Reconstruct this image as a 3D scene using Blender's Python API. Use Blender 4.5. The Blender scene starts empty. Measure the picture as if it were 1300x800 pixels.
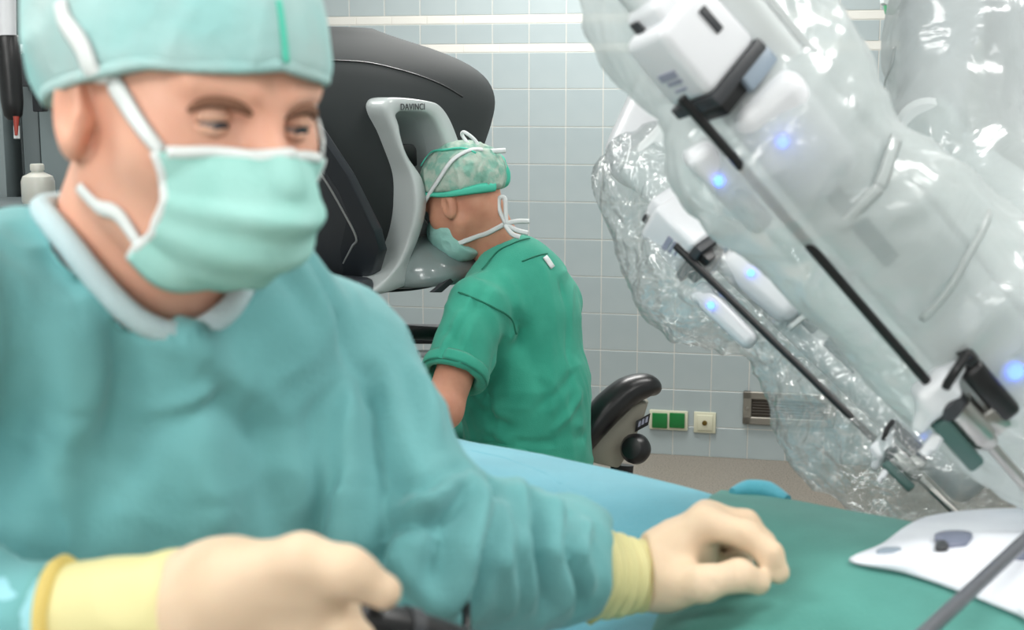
import bpy, bmesh, math, random
import numpy as np
from mathutils import Vector, Matrix
random.seed(4); rng = np.random.RandomState(7)
D = bpy.data; C = bpy.context.scene.collection
def srgb(r, g, b):
    f = lambda v: (v/255/12.92) if v <= 10 else ((v/255+.055)/1.055)**2.4
    return (f(r), f(g), f(b), 1)

# ------------------------------------------------------------------ camera
F_PX = 1750.0; PITCH = math.radians(9.1); CAM = np.array([0, 0, 1.55])
cam = D.objects.new('camera', D.cameras.new('camera')); C.objects.link(cam)
cam.location = CAM; cam.rotation_euler = (math.pi/2-PITCH, 0, 0)
cam.data.sensor_width = 36; cam.data.lens = F_PX/1300*36
cam.data.clip_start = .05
cam.data.dof.use_dof = True; cam.data.dof.focus_distance = 3.25; cam.data.dof.aperture_fstop = 7.5
bpy.context.scene.camera = cam
AX_R = np.array([1, 0, 0.]); AX_F = np.array([0, math.cos(PITCH), -math.sin(PITCH)]); AX_U = np.array([0, math.sin(PITCH), math.cos(PITCH)])
def ray(px, py): return AX_F+AX_R*(px-650)/F_PX+AX_U*(400-py)/F_PX
def P(px, py, d): return CAM+ray(px, py)*d
def onz(px, py, z):
    r = ray(px, py); return CAM+r*((z-CAM[2])/r[2])

# ------------------------------------------------------------------ world, lights, exposure
w = D.worlds.new('world'); bpy.context.scene.world = w; w.use_nodes = True
w.node_tree.nodes['Background'].inputs[0].default_value = (.8, .9, 1, 1); w.node_tree.nodes['Background'].inputs[1].default_value = .15
def area(name, loc, rot, sx, sy, power, col=(1, 1, 1)):
    l = D.lights.new(name, 'AREA'); l.shape = 'RECTANGLE'; l.size = sx; l.size_y = sy; l.energy = power; l.color = col
    o = D.objects.new(name, l); o.location = loc; o.rotation_euler = rot; C.objects.link(o); return o
CEIL = 2.9
PANELS = [(-1.3, 1.1), (1.3, 1.1), (-1.3, 3.3), (1.3, 3.3), (-1.3, -.9), (1.3, -.9), (0.2, 5.0)]
for (x, y), PW in zip(PANELS, (20, 26, 20, 18, 10, 14, 52)): area('ceiling_panel_light', (x, y, CEIL-.075), (0, 0, 0), 1.15, .55, PW, (1, .99, .96))
LAMP = np.array([-1.15, -.15, 2.25]); LAIM = np.array([-.30, 1.1, 1.4]); _d = Vector(LAIM-LAMP)
sl = area('surgical_lamp_light', LAMP+np.array(_d.normalized())*.03, _d.to_track_quat('-Z', 'Y').to_euler(), .5, .5, 8, (1, .99, .97)); sl.data.shape = 'DISK'
area('added_fill_light', (-.6, -2.25, 1.75), (math.radians(90), 0, 0), 2.6, 1.4, 8, (.94, .98, 1))  # added frontal fill for the near surgeon, no known source behind the camera
sc = bpy.context.scene
sc.view_settings.view_transform = 'Standard'; sc.view_settings.look = 'None'; sc.view_settings.gamma = 1; sc.view_settings.use_curve_mapping = False
sc.view_settings.exposure = 0.15

# ------------------------------------------------------------------ object helpers
def link(o, parent=None):
    C.objects.link(o)
    if parent is not None:
        o.parent = parent; o.matrix_parent_inverse = Matrix.Translation(parent.location).inverted()
    return o
def mesh(name, v, f, mat, parent=None, smooth=True):
    m = D.meshes.new(name); m.from_pydata([tuple(map(float, a)) for a in v], [], [tuple(map(int, a)) for a in f]); m.update()
    if smooth: m.polygons.foreach_set('use_smooth', [True]*len(m.polygons))
    if mat: m.materials.append(mat)
    return link(D.objects.new(name, m), parent)
def bobj(name, bm, mat, parent=None, smooth=False, angle=40):
    bmesh.ops.recalc_face_normals(bm, faces=bm.faces)
    m = D.meshes.new(name); bm.to_mesh(m); bm.free()
    if smooth:
        m.polygons.foreach_set('use_smooth', [True]*len(m.polygons))
        if hasattr(m, 'set_sharp_from_angle'): m.set_sharp_from_angle(angle=math.radians(angle))
    m.materials.append(mat)
    return link(D.objects.new(name, m), parent)
def tag(o, label=None, cat=None, group=None, kind=None):
    if label: o['label'] = label
    if cat: o['category'] = cat
    if group: o['group'] = group
    if kind: o['kind'] = kind
    return o
def thing(name, loc, label, cat, group=None):
    o = D.objects.new(name, None); o.location = Vector([float(a) for a in loc]); o.empty_display_size = .1
    C.objects.link(o); return tag(o, label, cat, group)
def unit(v): v = np.asarray(v, float); return v/np.linalg.norm(v)
def frame(z, x):                       # columns x,y,z with z given and x as near as possible
    z = unit(z); x = np.asarray(x, float); x = unit(x-z*np.dot(x, z)); y = np.cross(z, x); return np.stack([x, y, z], 1)
def M4(R, c):
    return Matrix([[R[0][0], R[0][1], R[0][2], c[0]], [R[1][0], R[1][1], R[1][2], c[1]], [R[2][0], R[2][1], R[2][2], c[2]], [0, 0, 0, 1]])
I3 = np.eye(3)
def add_box(bm, c, half, R=I3, bev=0, seg=2, taper=None):
    vs = bmesh.ops.create_cube(bm, size=2)['verts']
    for v in vs:
        k = 1 if taper is None or v.co.z < 0 else taper
        v.co = Vector((v.co.x*half[0]*k, v.co.y*half[1]*k, v.co.z*half[2]))
    if bev:
        es = list({e for v in vs for e in v.link_edges})
        r = bmesh.ops.bevel(bm, geom=es, offset=bev, segments=seg, profile=.5, affect='EDGES')
        vs = list({v for f in r['faces'] for v in f.verts} | {v for v in vs if v.is_valid})
    bmesh.ops.transform(bm, matrix=M4(R, c), verts=vs)
def box(name, c, half, mat, parent=None, R=I3, bev=.003, seg=2, taper=None):
    bm = bmesh.new(); add_box(bm, c, half, R, bev, seg, taper); return bobj(name, bm, mat, parent, True)
def spline(pts, n=8):
    p = [np.asarray(a, float) for a in pts]; p = [2*p[0]-p[1]]+p+[2*p[-1]-p[-2]]; out = []
    for i in range(1, len(p)-2):
        for k in range(n):
            t = k/n; a, b, c, d = p[i-1:i+3]
            out.append(.5*((2*b)+(-a+c)*t+(2*a-5*b+4*c-d)*t*t+(-a+3*b-3*c+d)*t**3))
    out.append(p[-2]); return np.array(out)
def tube_vf(pts, rad, seg=12, flat=1, ref=(0, 0, 1)):
    pts = np.array(pts, float); n = len(pts); rad = np.full(n, rad) if np.isscalar(rad) else np.interp(np.linspace(0, 1, n), np.linspace(0, 1, len(rad)), rad)
    T = np.gradient(pts, axis=0); T /= np.linalg.norm(T, axis=1)[:, None]
    x = np.asarray(ref, float)
    if abs(np.dot(unit(x), T[0])) > .95: x = np.array([1, 0, 0.])
    V = []; F = []
    for i in range(n):
        x = unit(x-T[i]*np.dot(x, T[i])); y = np.cross(T[i], x)
        for k in range(seg):
            a = 2*math.pi*k/seg; V.append(pts[i]+rad[i]*(x*math.cos(a)*flat+y*math.sin(a)))
    for i in range(n-1):
        for k in range(seg):
            k2 = (k+1) % seg; F.append((i*seg+k, i*seg+k2, (i+1)*seg+k2, (i+1)*seg+k))
    F.append(tuple(range(seg))[::-1]); F.append(tuple((n-1)*seg+k for k in range(seg)))
    return V, F
def tube(name, pts, rad, mat, parent=None, seg=12, flat=1, ref=(0, 0, 1)):
    V, F = tube_vf(pts, rad, seg, flat, ref)
    bm = bmesh.new(); vs = [bm.verts.new(v) for v in V]
    for f in F:
        bm.faces.new([vs[i] for i in f])
    return bobj(name, bm, mat, parent, True, 50)
def lathe(name, prof, c, axis, mat, parent=None, seg=28, ref=(1, 0, 0)):
    R = frame(axis, ref); V = []; F = []; n = len(prof)
    for (r, h) in prof:
        for k in range(seg):
            a = 2*math.pi*k/seg; V.append(np.asarray(c)+R@np.array([max(r, 1e-5)*math.cos(a), max(r, 1e-5)*math.sin(a), h]))
    for i in range(n-1):
        for k in range(seg): F.append((i*seg+k, i*seg+(k+1) % seg, (i+1)*seg+(k+1) % seg, (i+1)*seg+k))
    F.append(tuple(range(seg))[::-1]); F.append(tuple((n-1)*seg+k for k in range(seg)))
    bm = bmesh.new(); vs = [bm.verts.new(v) for v in V]
    for f in F: bm.faces.new([vs[i] for i in f])
    return bobj(name, bm, mat, parent, True, 35)
def prism(name, pts, ext, mat, parent=None, bev=.003, seg=2, smooth=True):   # planar polygon extruded by vector ext
    bm = bmesh.new(); a = [bm.verts.new(p) for p in pts]; b = [bm.verts.new(np.asarray(p)+ext) for p in pts]; n = len(a)
    bm.faces.new(a[::-1]); bm.faces.new(b)
    for i in range(n): bm.faces.new((a[i], a[(i+1) % n], b[(i+1) % n], b[i]))
    if bev: bmesh.ops.bevel(bm, geom=list(bm.edges), offset=bev, segments=seg, profile=.5, affect='EDGES', clamp_overlap=True)
    return bobj(name, bm, mat, parent, smooth)
def grid(name, G, mat, parent=None, thick=0, closed=False):
    G = np.asarray(G); a, b, _ = G.shape; V = G.reshape(-1, 3); F = []
    for i in range(a-1):
        for j in range(b-1 if not closed else b):
            j2 = (j+1) % b; F.append((i*b+j, i*b+j2, (i+1)*b+j2, (i+1)*b+j))
    o = mesh(name, V, F, mat, parent)
    if thick:
        s = o.modifiers.new('s', 'SOLIDIFY'); s.thickness = thick; s.offset = 0
    return o
def text(name, s, size, c, R, mat, parent, ext=.0006, spacing=1.0):
    cu = D.curves.new(name, 'FONT'); cu.body = s; cu.size = size; cu.extrude = ext; cu.align_x = 'CENTER'; cu.align_y = 'CENTER'; cu.space_character = spacing
    o = D.objects.new(name+'_tmp', cu); C.objects.link(o); dg = bpy.context.evaluated_depsgraph_get(); dg.update()
    m = D.meshes.new_from_object(o.evaluated_get(dg)); D.objects.remove(o)
    m.transform(M4(R, c)); m.materials.clear(); m.materials.append(mat); m.name = name
    return link(D.objects.new(name, m), parent)

# ------------------------------------------------------------------ SDF modelling
def sph(c, r): c = np.asarray(c); return lambda p: np.linalg.norm(p-c, axis=1)-r
def cap(a, b, ra, rb):
    a = np.asarray(a, float); b = np.asarray(b, float); ab = b-a; L = max(np.dot(ab, ab), 1e-9)
    def f(p):
        t = np.clip((p-a)@ab/L, 0, 1); return np.linalg.norm(p-a-t[:, None]*ab, axis=1)-(ra+(rb-ra)*t)
    return f
def ell(c, r, R=I3):
    c = np.asarray(c, float); r = np.asarray(r, float)
    def f(p):
        q = (p-c)@R; k0 = np.linalg.norm(q/r, axis=1); k1 = np.linalg.norm(q/r/r, axis=1)+1e-9; return k0*(k0-1)/k1
    return f
def sbox(c, half, R=I3, rd=.01):
    c = np.asarray(c, float); h = np.asarray(half, float)-rd
    def f(p):
        q = np.abs((p-c)@R)-h; return np.linalg.norm(np.maximum(q, 0), axis=1)+np.minimum(q.max(1), 0)-rd
    return f
def smin(a, b, k): h = np.maximum(k-np.abs(a-b), 0)/k; return np.minimum(a, b)-h*h*k*.25
def smax(a, b, k): return -smin(-a, -b, k)
def union(fs, k=.02):
    def f(p):
        r = fs[0](p)
        for g in fs[1:]: r = smin(r, g(p), k)
        return r
    return f
def chain(ps, k=.01): return union([cap(ps[i][0], ps[i+1][0], ps[i][1], ps[i+1][1]) for i in range(len(ps)-1)], k)
def pchain(l, k=.01): return chain([(P(a, b, c), r) for (a, b, c, r) in l], k)
def sub(f, g, k=.01): return lambda p: smax(f(p), -g(p), k)
def inter(f, g, k=.005): return lambda p: smax(f(p), g(p), k)
def half(c, n): c = np.asarray(c, float); n = unit(n); return lambda p: (p-c)@n       # keeps the side against n
def off(f, d): return lambda p: f(p)-d
def xf(f, R, c): c = np.asarray(c, float); return lambda p: f((p-c)@R)                # local -> world, R columns are local axes
def grad(f, p, e=.0015):
    g = np.stack([f(p+np.eye(3)[i]*e)-f(p-np.eye(3)[i]*e) for i in range(3)], 1); return g/(np.linalg.norm(g, axis=1)[:, None]+1e-9)
def trace(f, px, py, o=0, t0=.4, tmax=6):
    r = unit(ray(px, py)); t = t0; n = 0; best = (9, t0)
    while t < tmax and n < 300:
        d = f((CAM+r*t)[None])[0]-o
        if d < best[0]: best = (d, t)
        if d < .0004: break
        t += max(min(d, .3)*.7, .0003); n += 1
    return CAM+r*(t if d < .0004 else best[1])
def nets(f, lo, hi, h, B=8):
    lo = np.asarray(lo, float); nb = np.ceil((np.asarray(hi)-lo)/(h*B)).astype(int); n = nb*B
    gi = np.stack(np.meshgrid(*[np.arange(k) for k in nb], indexing='ij'), -1).reshape(-1, 3)
    v = f(lo+(gi+.5)*B*h); V = np.full(n+1, 1., np.float32)
    V[:-1, :-1, :-1] = np.repeat(np.repeat(np.repeat(np.where(v < 0, -1, 1).reshape(nb), B, 0), B, 1), B, 2)
    V[-1] = V[-2]; V[:, -1] = V[:, -2]; V[:, :, -1] = V[:, :, -2]
    act = gi[np.abs(v) < B*h*1.25+.006]
    of = np.stack(np.meshgrid(*[np.arange(B+1)]*3, indexing='ij'), -1).reshape(-1, 3)
    for s in range(0, len(act), 400):
        idx = (act[s:s+400, None]*B+of[None]).reshape(-1, 3)
        V[idx[:, 0], idx[:, 1], idx[:, 2]] = f(lo+idx*h)
    I = V < 0
    c = np.zeros(n, np.int8)
    for dx in (0, 1):
        for dy in (0, 1):
            for dz in (0, 1): c += I[dx:n[0]+dx, dy:n[1]+dy, dz:n[2]+dz]
    cell = np.argwhere((c > 0) & (c < 8)); cid = np.full(n, -1, np.int32); cid[cell[:, 0], cell[:, 1], cell[:, 2]] = np.arange(len(cell))
    acc = np.zeros((len(cell), 3)); cnt = np.zeros(len(cell))
    for ax in range(3):
        e = np.eye(3, dtype=int)[ax]; o1 = np.eye(3, dtype=int)[(ax+1) % 3]; o2 = np.eye(3, dtype=int)[(ax+2) % 3]
        for a in (0, 1):
            for b in (0, 1):
                p0 = cell+a*o1+b*o2; p1 = p0+e
                v0 = V[p0[:, 0], p0[:, 1], p0[:, 2]]; v1 = V[p1[:, 0], p1[:, 1], p1[:, 2]]; m = (v0 < 0) != (v1 < 0)
                t = v0/(v0-v1+1e-12); acc[m] += (p0+t[:, None]*e)[m]; cnt[m] += 1
    verts = lo+acc/cnt[:, None]*h; faces = []
    for ax in range(3):
        e = np.eye(3, dtype=int)[ax]; o1 = np.eye(3, dtype=int)[(ax+1) % 3]; o2 = np.eye(3, dtype=int)[(ax+2) % 3]
        s0 = [slice(0, n[i]) for i in range(3)]; s1 = list(s0); s1[ax] = slice(1, n[ax]+1)
        E = np.argwhere(I[tuple(s0)] != I[tuple(s1)]); E = E[(E[:, (ax+1) % 3] > 0) & (E[:, (ax+2) % 3] > 0)]
        q = np.stack([cid[tuple((E-a*o1-b*o2).T)] for a, b in ((0, 0), (1, 0), (1, 1), (0, 1))], 1)
        ins = I[E[:, 0], E[:, 1], E[:, 2]]; q[~ins] = q[~ins][:, ::-1]; faces.append(q[(q >= 0).all(1)])
    return verts, np.concatenate(faces)
def sdfobj(name, f, lo, hi, h, mat, parent=None, disp=None, relax=0):
    v, q = nets(f, lo, hi, h)
    if disp is not None: v = v+grad(f, v)*disp(v)[:, None]
    m = D.meshes.new(name); m.vertices.add(len(v)); m.vertices.foreach_set('co', v.astype(np.float32).ravel())
    m.loops.add(len(q)*4); m.loops.foreach_set('vertex_index', q.astype(np.int32).ravel())
    m.polygons.add(len(q)); m.polygons.foreach_set('loop_start', np.arange(0, len(q)*4, 4, dtype=np.int32))
    m.update(calc_edges=True); m.validate(); m.polygons.foreach_set('use_smooth', [True]*len(m.polygons)); m.materials.append(mat)
    return link(D.objects.new(name, m), parent)
def vnoise(p):
    i = np.floor(p).astype(np.int64); f = p-i; f = f*f*(3-2*f); r = 0
    def hsh(a, b, c):
        n = (a*374761393+b*668265263+c*2147483647+974634777) & 0xffffffff
        n = ((n ^ (n >> 13))*1274126177) & 0xffffffff; n = (n ^ (n >> 16)) & 0xffff; return n/32767.5-1
    for dx in (0, 1):
        for dy in (0, 1):
            for dz in (0, 1):
                wt = np.abs(1-dx-f[:, 0])*np.abs(1-dy-f[:, 1])*np.abs(1-dz-f[:, 2]); r = r+wt*hsh(i[:, 0]+dx, i[:, 1]+dy, i[:, 2]+dz)
    return r
def ridge(p): return 1-2*np.abs(vnoise(p))
def crease(segs):                      # list of (A, B, width, amplitude): local ridges (+) and furrows (-)
    def f(v):
        r = np.zeros(len(v))
        for a, b, wd, am in segs:
            a = np.asarray(a); b = np.asarray(b); ab = b-a; t = np.clip((v-a)@ab/np.dot(ab, ab), 0, 1)
            d = np.linalg.norm(v-a-t[:, None]*ab, axis=1); r += am*np.exp(-(d/wd)**2)*(.35+.65*np.sin(np.pi*np.clip(t, .02, .98))**.5)
        return r
    return f
def ribbon(name, pts, width, thick, mat, parent, f=None, nrm=None, n=6, o=.002):
    pts = spline(pts, n)
    if f is not None:
        for _ in range(2):
            N = grad(f, pts); pts = pts-N*(f(pts)-o)[:, None]
    else: N = np.tile(unit(nrm), (len(pts), 1))
    T = np.gradient(pts, axis=0); T /= np.linalg.norm(T, axis=1)[:, None]; S = np.cross(T, N); S /= np.linalg.norm(S, axis=1)[:, None]
    wd = np.full(len(pts), width/2) if np.isscalar(width) else np.interp(np.linspace(0, 1, len(pts)), np.linspace(0, 1, len(width)), width)/2
    wd = wd[:, None]; th = thick/2
    G = np.stack([pts-S*wd-N*th, pts-S*wd*.5+N*th, pts+S*wd*.5+N*th, pts+S*wd-N*th], 1)
    return grid(name, G, mat, parent, thick=thick*.6, closed=True)

# ------------------------------------------------------------------ materials
def mat(name, col, rough=.5, spec=.5, metal=0, col2=None, scale=20, stretch=(1, 1, 1), bump=0, bscale=200, detail=3, lo=.35, hi=.65, emit=None, estr=1, sheen=0, sss=0, coat=0, voro=False):
    m = D.materials.new(name); m.use_nodes = True; nt = m.node_tree; b = nt.nodes['Principled BSDF']
    b.inputs['Base Color'].default_value = col; b.inputs['Roughness'].default_value = rough; b.inputs['Specular IOR Level'].default_value = spec
    b.inputs['Metallic'].default_value = metal; b.inputs['Sheen Weight'].default_value = sheen; b.inputs['Coat Weight'].default_value = coat
    if sss: b.inputs['Subsurface Weight'].default_value = sss; b.inputs['Subsurface Radius'].default_value = (.012, .004, .002); b.inputs['Subsurface Scale'].default_value = 1
    tc = nt.nodes.new('ShaderNodeTexCoord'); mp = nt.nodes.new('ShaderNodeMapping'); mp.inputs['Scale'].default_value = stretch
    nt.links.new(tc.outputs['Object'], mp.inputs[0])
    if col2:
        n = nt.nodes.new('ShaderNodeTexNoise'); n.inputs['Scale'].default_value = scale; n.inputs['Detail'].default_value = detail
        r = nt.nodes.new('ShaderNodeValToRGB'); r.color_ramp.elements[0].position = lo; r.color_ramp.elements[1].position = hi
        r.color_ramp.elements[0].color = col; r.color_ramp.elements[1].color = col2
        nt.links.new(mp.outputs[0], n.inputs['Vector']); nt.links.new(n.outputs['Fac'], r.inputs[0]); nt.links.new(r.outputs[0], b.inputs['Base Color'])
    if bump:
        n = nt.nodes.new('ShaderNodeTexNoise'); n.inputs['Scale'].default_value = bscale; n.inputs['Detail'].default_value = 3
        bp = nt.nodes.new('ShaderNodeBump'); bp.inputs['Strength'].default_value = bump; bp.inputs['Distance'].default_value = .01
        nt.links.new(mp.outputs[0], n.inputs['Vector']); nt.links.new(n.outputs['Fac'], bp.inputs['Height']); nt.links.new(bp.outputs[0], b.inputs['Normal'])
    if emit: b.inputs['Emission Color'].default_value = emit; b.inputs['Emission Strength'].default_value = estr
    return m
def film(name, gmax=.55, milk=.22, tint=(.93, .96, .96, 1), gloss=.12, bump=.8, bscale=22):
    m = D.materials.new(name); m.use_nodes = True; nt = m.node_tree; nt.nodes.clear(); N = nt.nodes.new; L = nt.links.new
    out = N('ShaderNodeOutputMaterial'); tr = N('ShaderNodeBsdfTransparent'); tr.inputs[0].default_value = tint
    df = N('ShaderNodeBsdfDiffuse'); df.inputs[0].default_value = (.82, .86, .86, 1); tl = N('ShaderNodeBsdfTranslucent'); tl.inputs[0].default_value = (.82, .86, .86, 1)
    gl = N('ShaderNodeBsdfGlossy'); gl.inputs['Roughness'].default_value = .16
    tc = N('ShaderNodeTexCoord'); no = N('ShaderNodeTexNoise'); no.inputs['Scale'].default_value = bscale; no.inputs['Detail'].default_value = 3; no.inputs['Distortion'].default_value = 1.2
    bp = N('ShaderNodeBump'); bp.inputs['Strength'].default_value = bump; bp.inputs['Distance'].default_value = .02
    L(tc.outputs['Object'], no.inputs['Vector']); L(no.outputs['Fac'], bp.inputs['Height'])
    for s in (gl,): L(bp.outputs[0], s.inputs['Normal'])
    a = N('ShaderNodeMixShader'); a.inputs[0].default_value = .5; L(df.outputs[0], a.inputs[1]); L(tl.outputs[0], a.inputs[2])
    b = N('ShaderNodeMixShader'); b.inputs[0].default_value = milk; L(tr.outputs[0], b.inputs[1]); L(a.outputs[0], b.inputs[2])
    lw = N('ShaderNodeLayerWeight'); lw.inputs[0].default_value = .35; L(bp.outputs[0], lw.inputs['Normal'])
    mr = N('ShaderNodeMapRange'); mr.inputs['To Min'].default_value = gloss; mr.inputs['To Max'].default_value = gmax; L(lw.outputs['Facing'], mr.inputs[0])
    c = N('ShaderNodeMixShader'); L(mr.outputs[0], c.inputs[0]); L(b.outputs[0], c.inputs[1]); L(gl.outputs[0], c.inputs[2]); L(c.outputs[0], out.inputs[0])
    return m
M = {}
M['tile'] = mat('glazed_tile', srgb(158, 170, 173), .28, .5, col2=srgb(166, 177, 179), scale=3)
M['tile_white'] = mat('white_tile', srgb(215, 214, 208), .25)
M['grout'] = mat('grout', srgb(205, 203, 196), .9)
M['floor'] = mat('speckled_floor', srgb(92, 86, 80), .5, col2=srgb(138, 131, 121), scale=160, detail=5, lo=.33, hi=.5)
M['paint'] = mat('wall_paint', srgb(205, 212, 212), .8)
M['ceil'] = mat('ceiling_paint', srgb(225, 227, 225), .9)
M['lampglow'] = mat('lamp_diffuser', (1, 1, 1, 1), .5, emit=(1, .99, .96, 1), estr=2.2)
M['gown'] = mat('gown_cloth', srgb(100, 160, 162), .7, .25, sheen=.15, col2=srgb(110, 170, 172), scale=9, bump=.12, bscale=260)
M['drape_blue'] = mat('blue_drape', srgb(74, 158, 176), .6, .35, sheen=.25, col2=srgb(84, 168, 186), scale=10, bump=.12, bscale=250)
M['drape_green'] = mat('green_drape', srgb(68, 134, 124), .7, .3, sheen=.15, col2=srgb(76, 144, 134), scale=12, bump=.12, bscale=300)
M['scrub'] = mat('scrub_cotton', srgb(58, 158, 135), .85, .15, sheen=.15, col2=srgb(66, 168, 144), scale=14, bump=.15, bscale=400)
M['scrub_seam'] = mat('scrub_seam', srgb(30, 118, 95), .9)
M['cap'] = mat('cap_nonwoven', srgb(158, 208, 206), .85, .1, col2=srgb(182, 200, 198), scale=9, detail=6, bump=.25, bscale=60)
M['cap_thin'] = mat('cap_thin', srgb(136, 184, 168), .85, .1, col2=srgb(184, 200, 188), scale=38, detail=8, lo=.42, hi=.62, bump=.3, bscale=70)
M['cap_edge'] = mat('cap_edge', srgb(92, 206, 180), .8, .1)
M['mask'] = mat('mask_cloth', srgb(156, 208, 199), .85, .1, col2=srgb(166, 215, 207), scale=30, bump=.1, bscale=300)
M['mask_white'] = mat('mask_white', srgb(228, 233, 232), .8, .1)
M['skin'] = mat('skin', srgb(228, 176, 152), .5, .35, sss=.15, col2=srgb(218, 160, 136), scale=14, lo=.4, hi=.7)
M['skin_dark'] = mat('skin_tan', srgb(212, 156, 130), .5, .35, sss=.12, col2=srgb(198, 136, 112), scale=16, lo=.4, hi=.7)
M['brow'] = mat('brow_hair', srgb(128, 90, 70), .9)
M['eye'] = mat('eye_white', srgb(170, 152, 146), .15); M['iris'] = mat('iris', srgb(52, 58, 66), .1)
M['lip'] = mat('lip', srgb(180, 110, 100), .5)
M['glove'] = mat('latex_glove', srgb(212, 186, 158), .55, .3, col2=srgb(219, 195, 168), scale=12, sss=.1)
M['cuff'] = mat('glove_cuff', srgb(212, 204, 150), .6, .3); M['cuffrim'] = mat('glove_rim', srgb(214, 190, 108), .6)
M['sleevecuff'] = mat('knit_cuff', srgb(150, 205, 215), .9)
M['console'] = mat('console_shell', srgb(53, 57, 58), .68, .2); M['console2'] = mat('console_side', srgb(58, 62, 67), .42, .4)
M['console3'] = mat('console_band', srgb(44, 49, 55), .4, .4)
M['silver'] = mat('silver_trim', srgb(160, 164, 166), .35, .5, .4); M['bezel'] = mat('bezel_grey', srgb(192, 200, 200), .3, .5, coat=.3)
M['bezel_dark'] = mat('bezel_inner', srgb(178, 186, 186), .4); M['chin'] = mat('chin_grey', srgb(128, 142, 142), .25, .6, coat=.5)
M['black'] = mat('black_plastic', srgb(22, 22, 24), .38, .5); M['blacksoft'] = mat('black_padding', srgb(24, 24, 26), .32, .5)
M['dark'] = mat('dark_grey', srgb(52, 54, 58), .5); M['white'] = mat('white_plastic', srgb(216, 218, 222), .3, .5)
M['offwhite'] = mat('offwhite_plastic', srgb(204, 210, 211), .35, .5); M['greyblue'] = mat('greyblue_plastic', srgb(138, 152, 166), .4)
M['slot'] = mat('slot_teal', srgb(88, 112, 116), .5); M['print'] = mat('grey_print', srgb(150, 152, 170), .6)
M['beige'] = mat('beige_plastic', srgb(150, 145, 132), .5); M['steel'] = mat('steel', srgb(178, 176, 172), .28, .5, 1)
M['ventsteel'] = mat('vent_steel', srgb(140, 136, 128), .45, .5, .6); M['ventdark'] = mat('vent_dark', srgb(74, 68, 62), .7)
M['cream'] = mat('cream_plate', srgb(206, 205, 182), .4); M['greensock'] = mat('green_rocker', srgb(20, 112, 52), .4); M['brass'] = mat('brass_pin', srgb(120, 100, 50), .4, .5, .8)
M['blueled'] = mat('blue_led', srgb(70, 110, 255), .4, emit=srgb(80, 120, 255), estr=4)
M['pad'] = mat('white_sheet', srgb(214, 217, 226), .65, col2=srgb(226, 229, 236), scale=10); M['padspot'] = mat('slate_spot', srgb(112, 118, 138), .5)
M['cabinet'] = mat('cabinet_grey', srgb(118, 130, 132), .55); M['cabinet2'] = mat('cabinet_grey_dark', srgb(92, 102, 104), .55)
M['frameblack'] = mat('frame_black', srgb(34, 36, 42), .45); M['panelgrey'] = mat('panel_grey', srgb(128, 130, 128), .4)
M['red'] = mat('red_tip', srgb(150, 50, 35), .4); M['bottle'] = mat('bottle_white', srgb(196, 196, 188), .3, sss=.1)
M['film'] = film('clear_drape_film', .55, .27, gloss=.10); M['film_milk'] = film('milky_drape_film', .32, .58, gloss=.03, bump=.35, bscale=12)
M['strap'] = mat('white_strap', srgb(222, 227, 228), .7); M['greenplastic'] = mat('green_edge', srgb(40, 140, 90), .3); M['grip'] = mat('teal_grip', srgb(70, 100, 96), .4)
# ================================================================== ROOM
WT = np.array([math.cos(math.atan(.22)), -math.sin(math.atan(.22)), 0]); WN = np.array([-WT[1], WT[0], 0])*-1   # along the wall, towards the room
WP = onz(840, 577, 0)
def onwall(px, py, o=0):
    r = ray(px, py); t = np.dot(WP+WN*o-CAM, WN)/np.dot(r, WN); return CAM+r*t
def ws(px, py): p = onwall(px, py); return np.dot(p-WP, WT), p[2]
RW = np.stack([WT, np.cross(-WN, WT)*-1, WN], 1); RW[:, 1] = [0, 0, 1]; RW = np.stack([WT, [0, 0, 1], np.cross(WT, [0, 0, 1])], 1)  # local x along, y up, z to the room
if np.dot(RW[:, 2], WN) < 0: pass
wall = box('wall_back', WP+WT*0+np.array([0, 0, CEIL/2])-WN*.1, (4.2, CEIL/2, .0995), M['grout'], None, RW, bev=0); wall['kind'] = 'structure'
T = .16; G_ = .0035; s0 = ws(762, 490)[0]
z113 = ws(640, 113)[1]; zb1, zt1 = ws(640, 66.7)[1], ws(640, 56)[1]; zb2, zt2 = ws(640, 30)[1], ws(640, 19)[1]
rows = []; z = z113
while z > .02: rows.append((max(z-T, 0), z, 'tile')); z -= T
rows = rows[::-1]+[(z113, zb1, 'tile'), (zb1, zt1, 'tile_white'), (zt1, zb2, 'tile'), (zb2, zt2, 'tile_white')]
z = zt2
while z < CEIL: rows.append((z, min(z+T, CEIL), 'tile')); z += T
cache = {}
def tile_mesh(h, kind):
    key = (round(h, 4), kind)
    if key not in cache:
        bm = bmesh.new(); add_box(bm, (0, 0, 0), ((T-G_)/2, (h-G_)/2, .004), bev=.0012, seg=1)
        m = D.meshes.new('tile'); bm.to_mesh(m); bm.free(); m.materials.append(M[kind]); cache[key] = m
    return cache[key]
sbm = {'tile': bmesh.new(), 'tile_white': bmesh.new()}; cnt = 0
smin_ = ws(395, 300)[0]; smax_ = ws(1330, 300)[0]
for zi, (za, zb, kind) in enumerate(rows):
    for k in range(-27, 24):
        off_ = 0 if kind == 'tile' else .03
        sx = s0+(k+.5)*T+off_; c = WP+WT*sx; zc = (za+zb)/2; pos = np.array([c[0], c[1], zc])+WN*(-.0028)
        if zb-za < .02: continue
        if smin_ < sx < smax_ and za < ws(650, -12)[1] and cnt < 300:
            o = D.objects.new('tile', tile_mesh(zb-za, kind)); C.objects.link(o); o.parent = wall
            o.matrix_world = M4(RW, pos); cnt += 1
        else:
            add_box(sbm[kind], pos, ((T-G_)/2, (zb-za-G_)/2, .004), RW)
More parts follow.
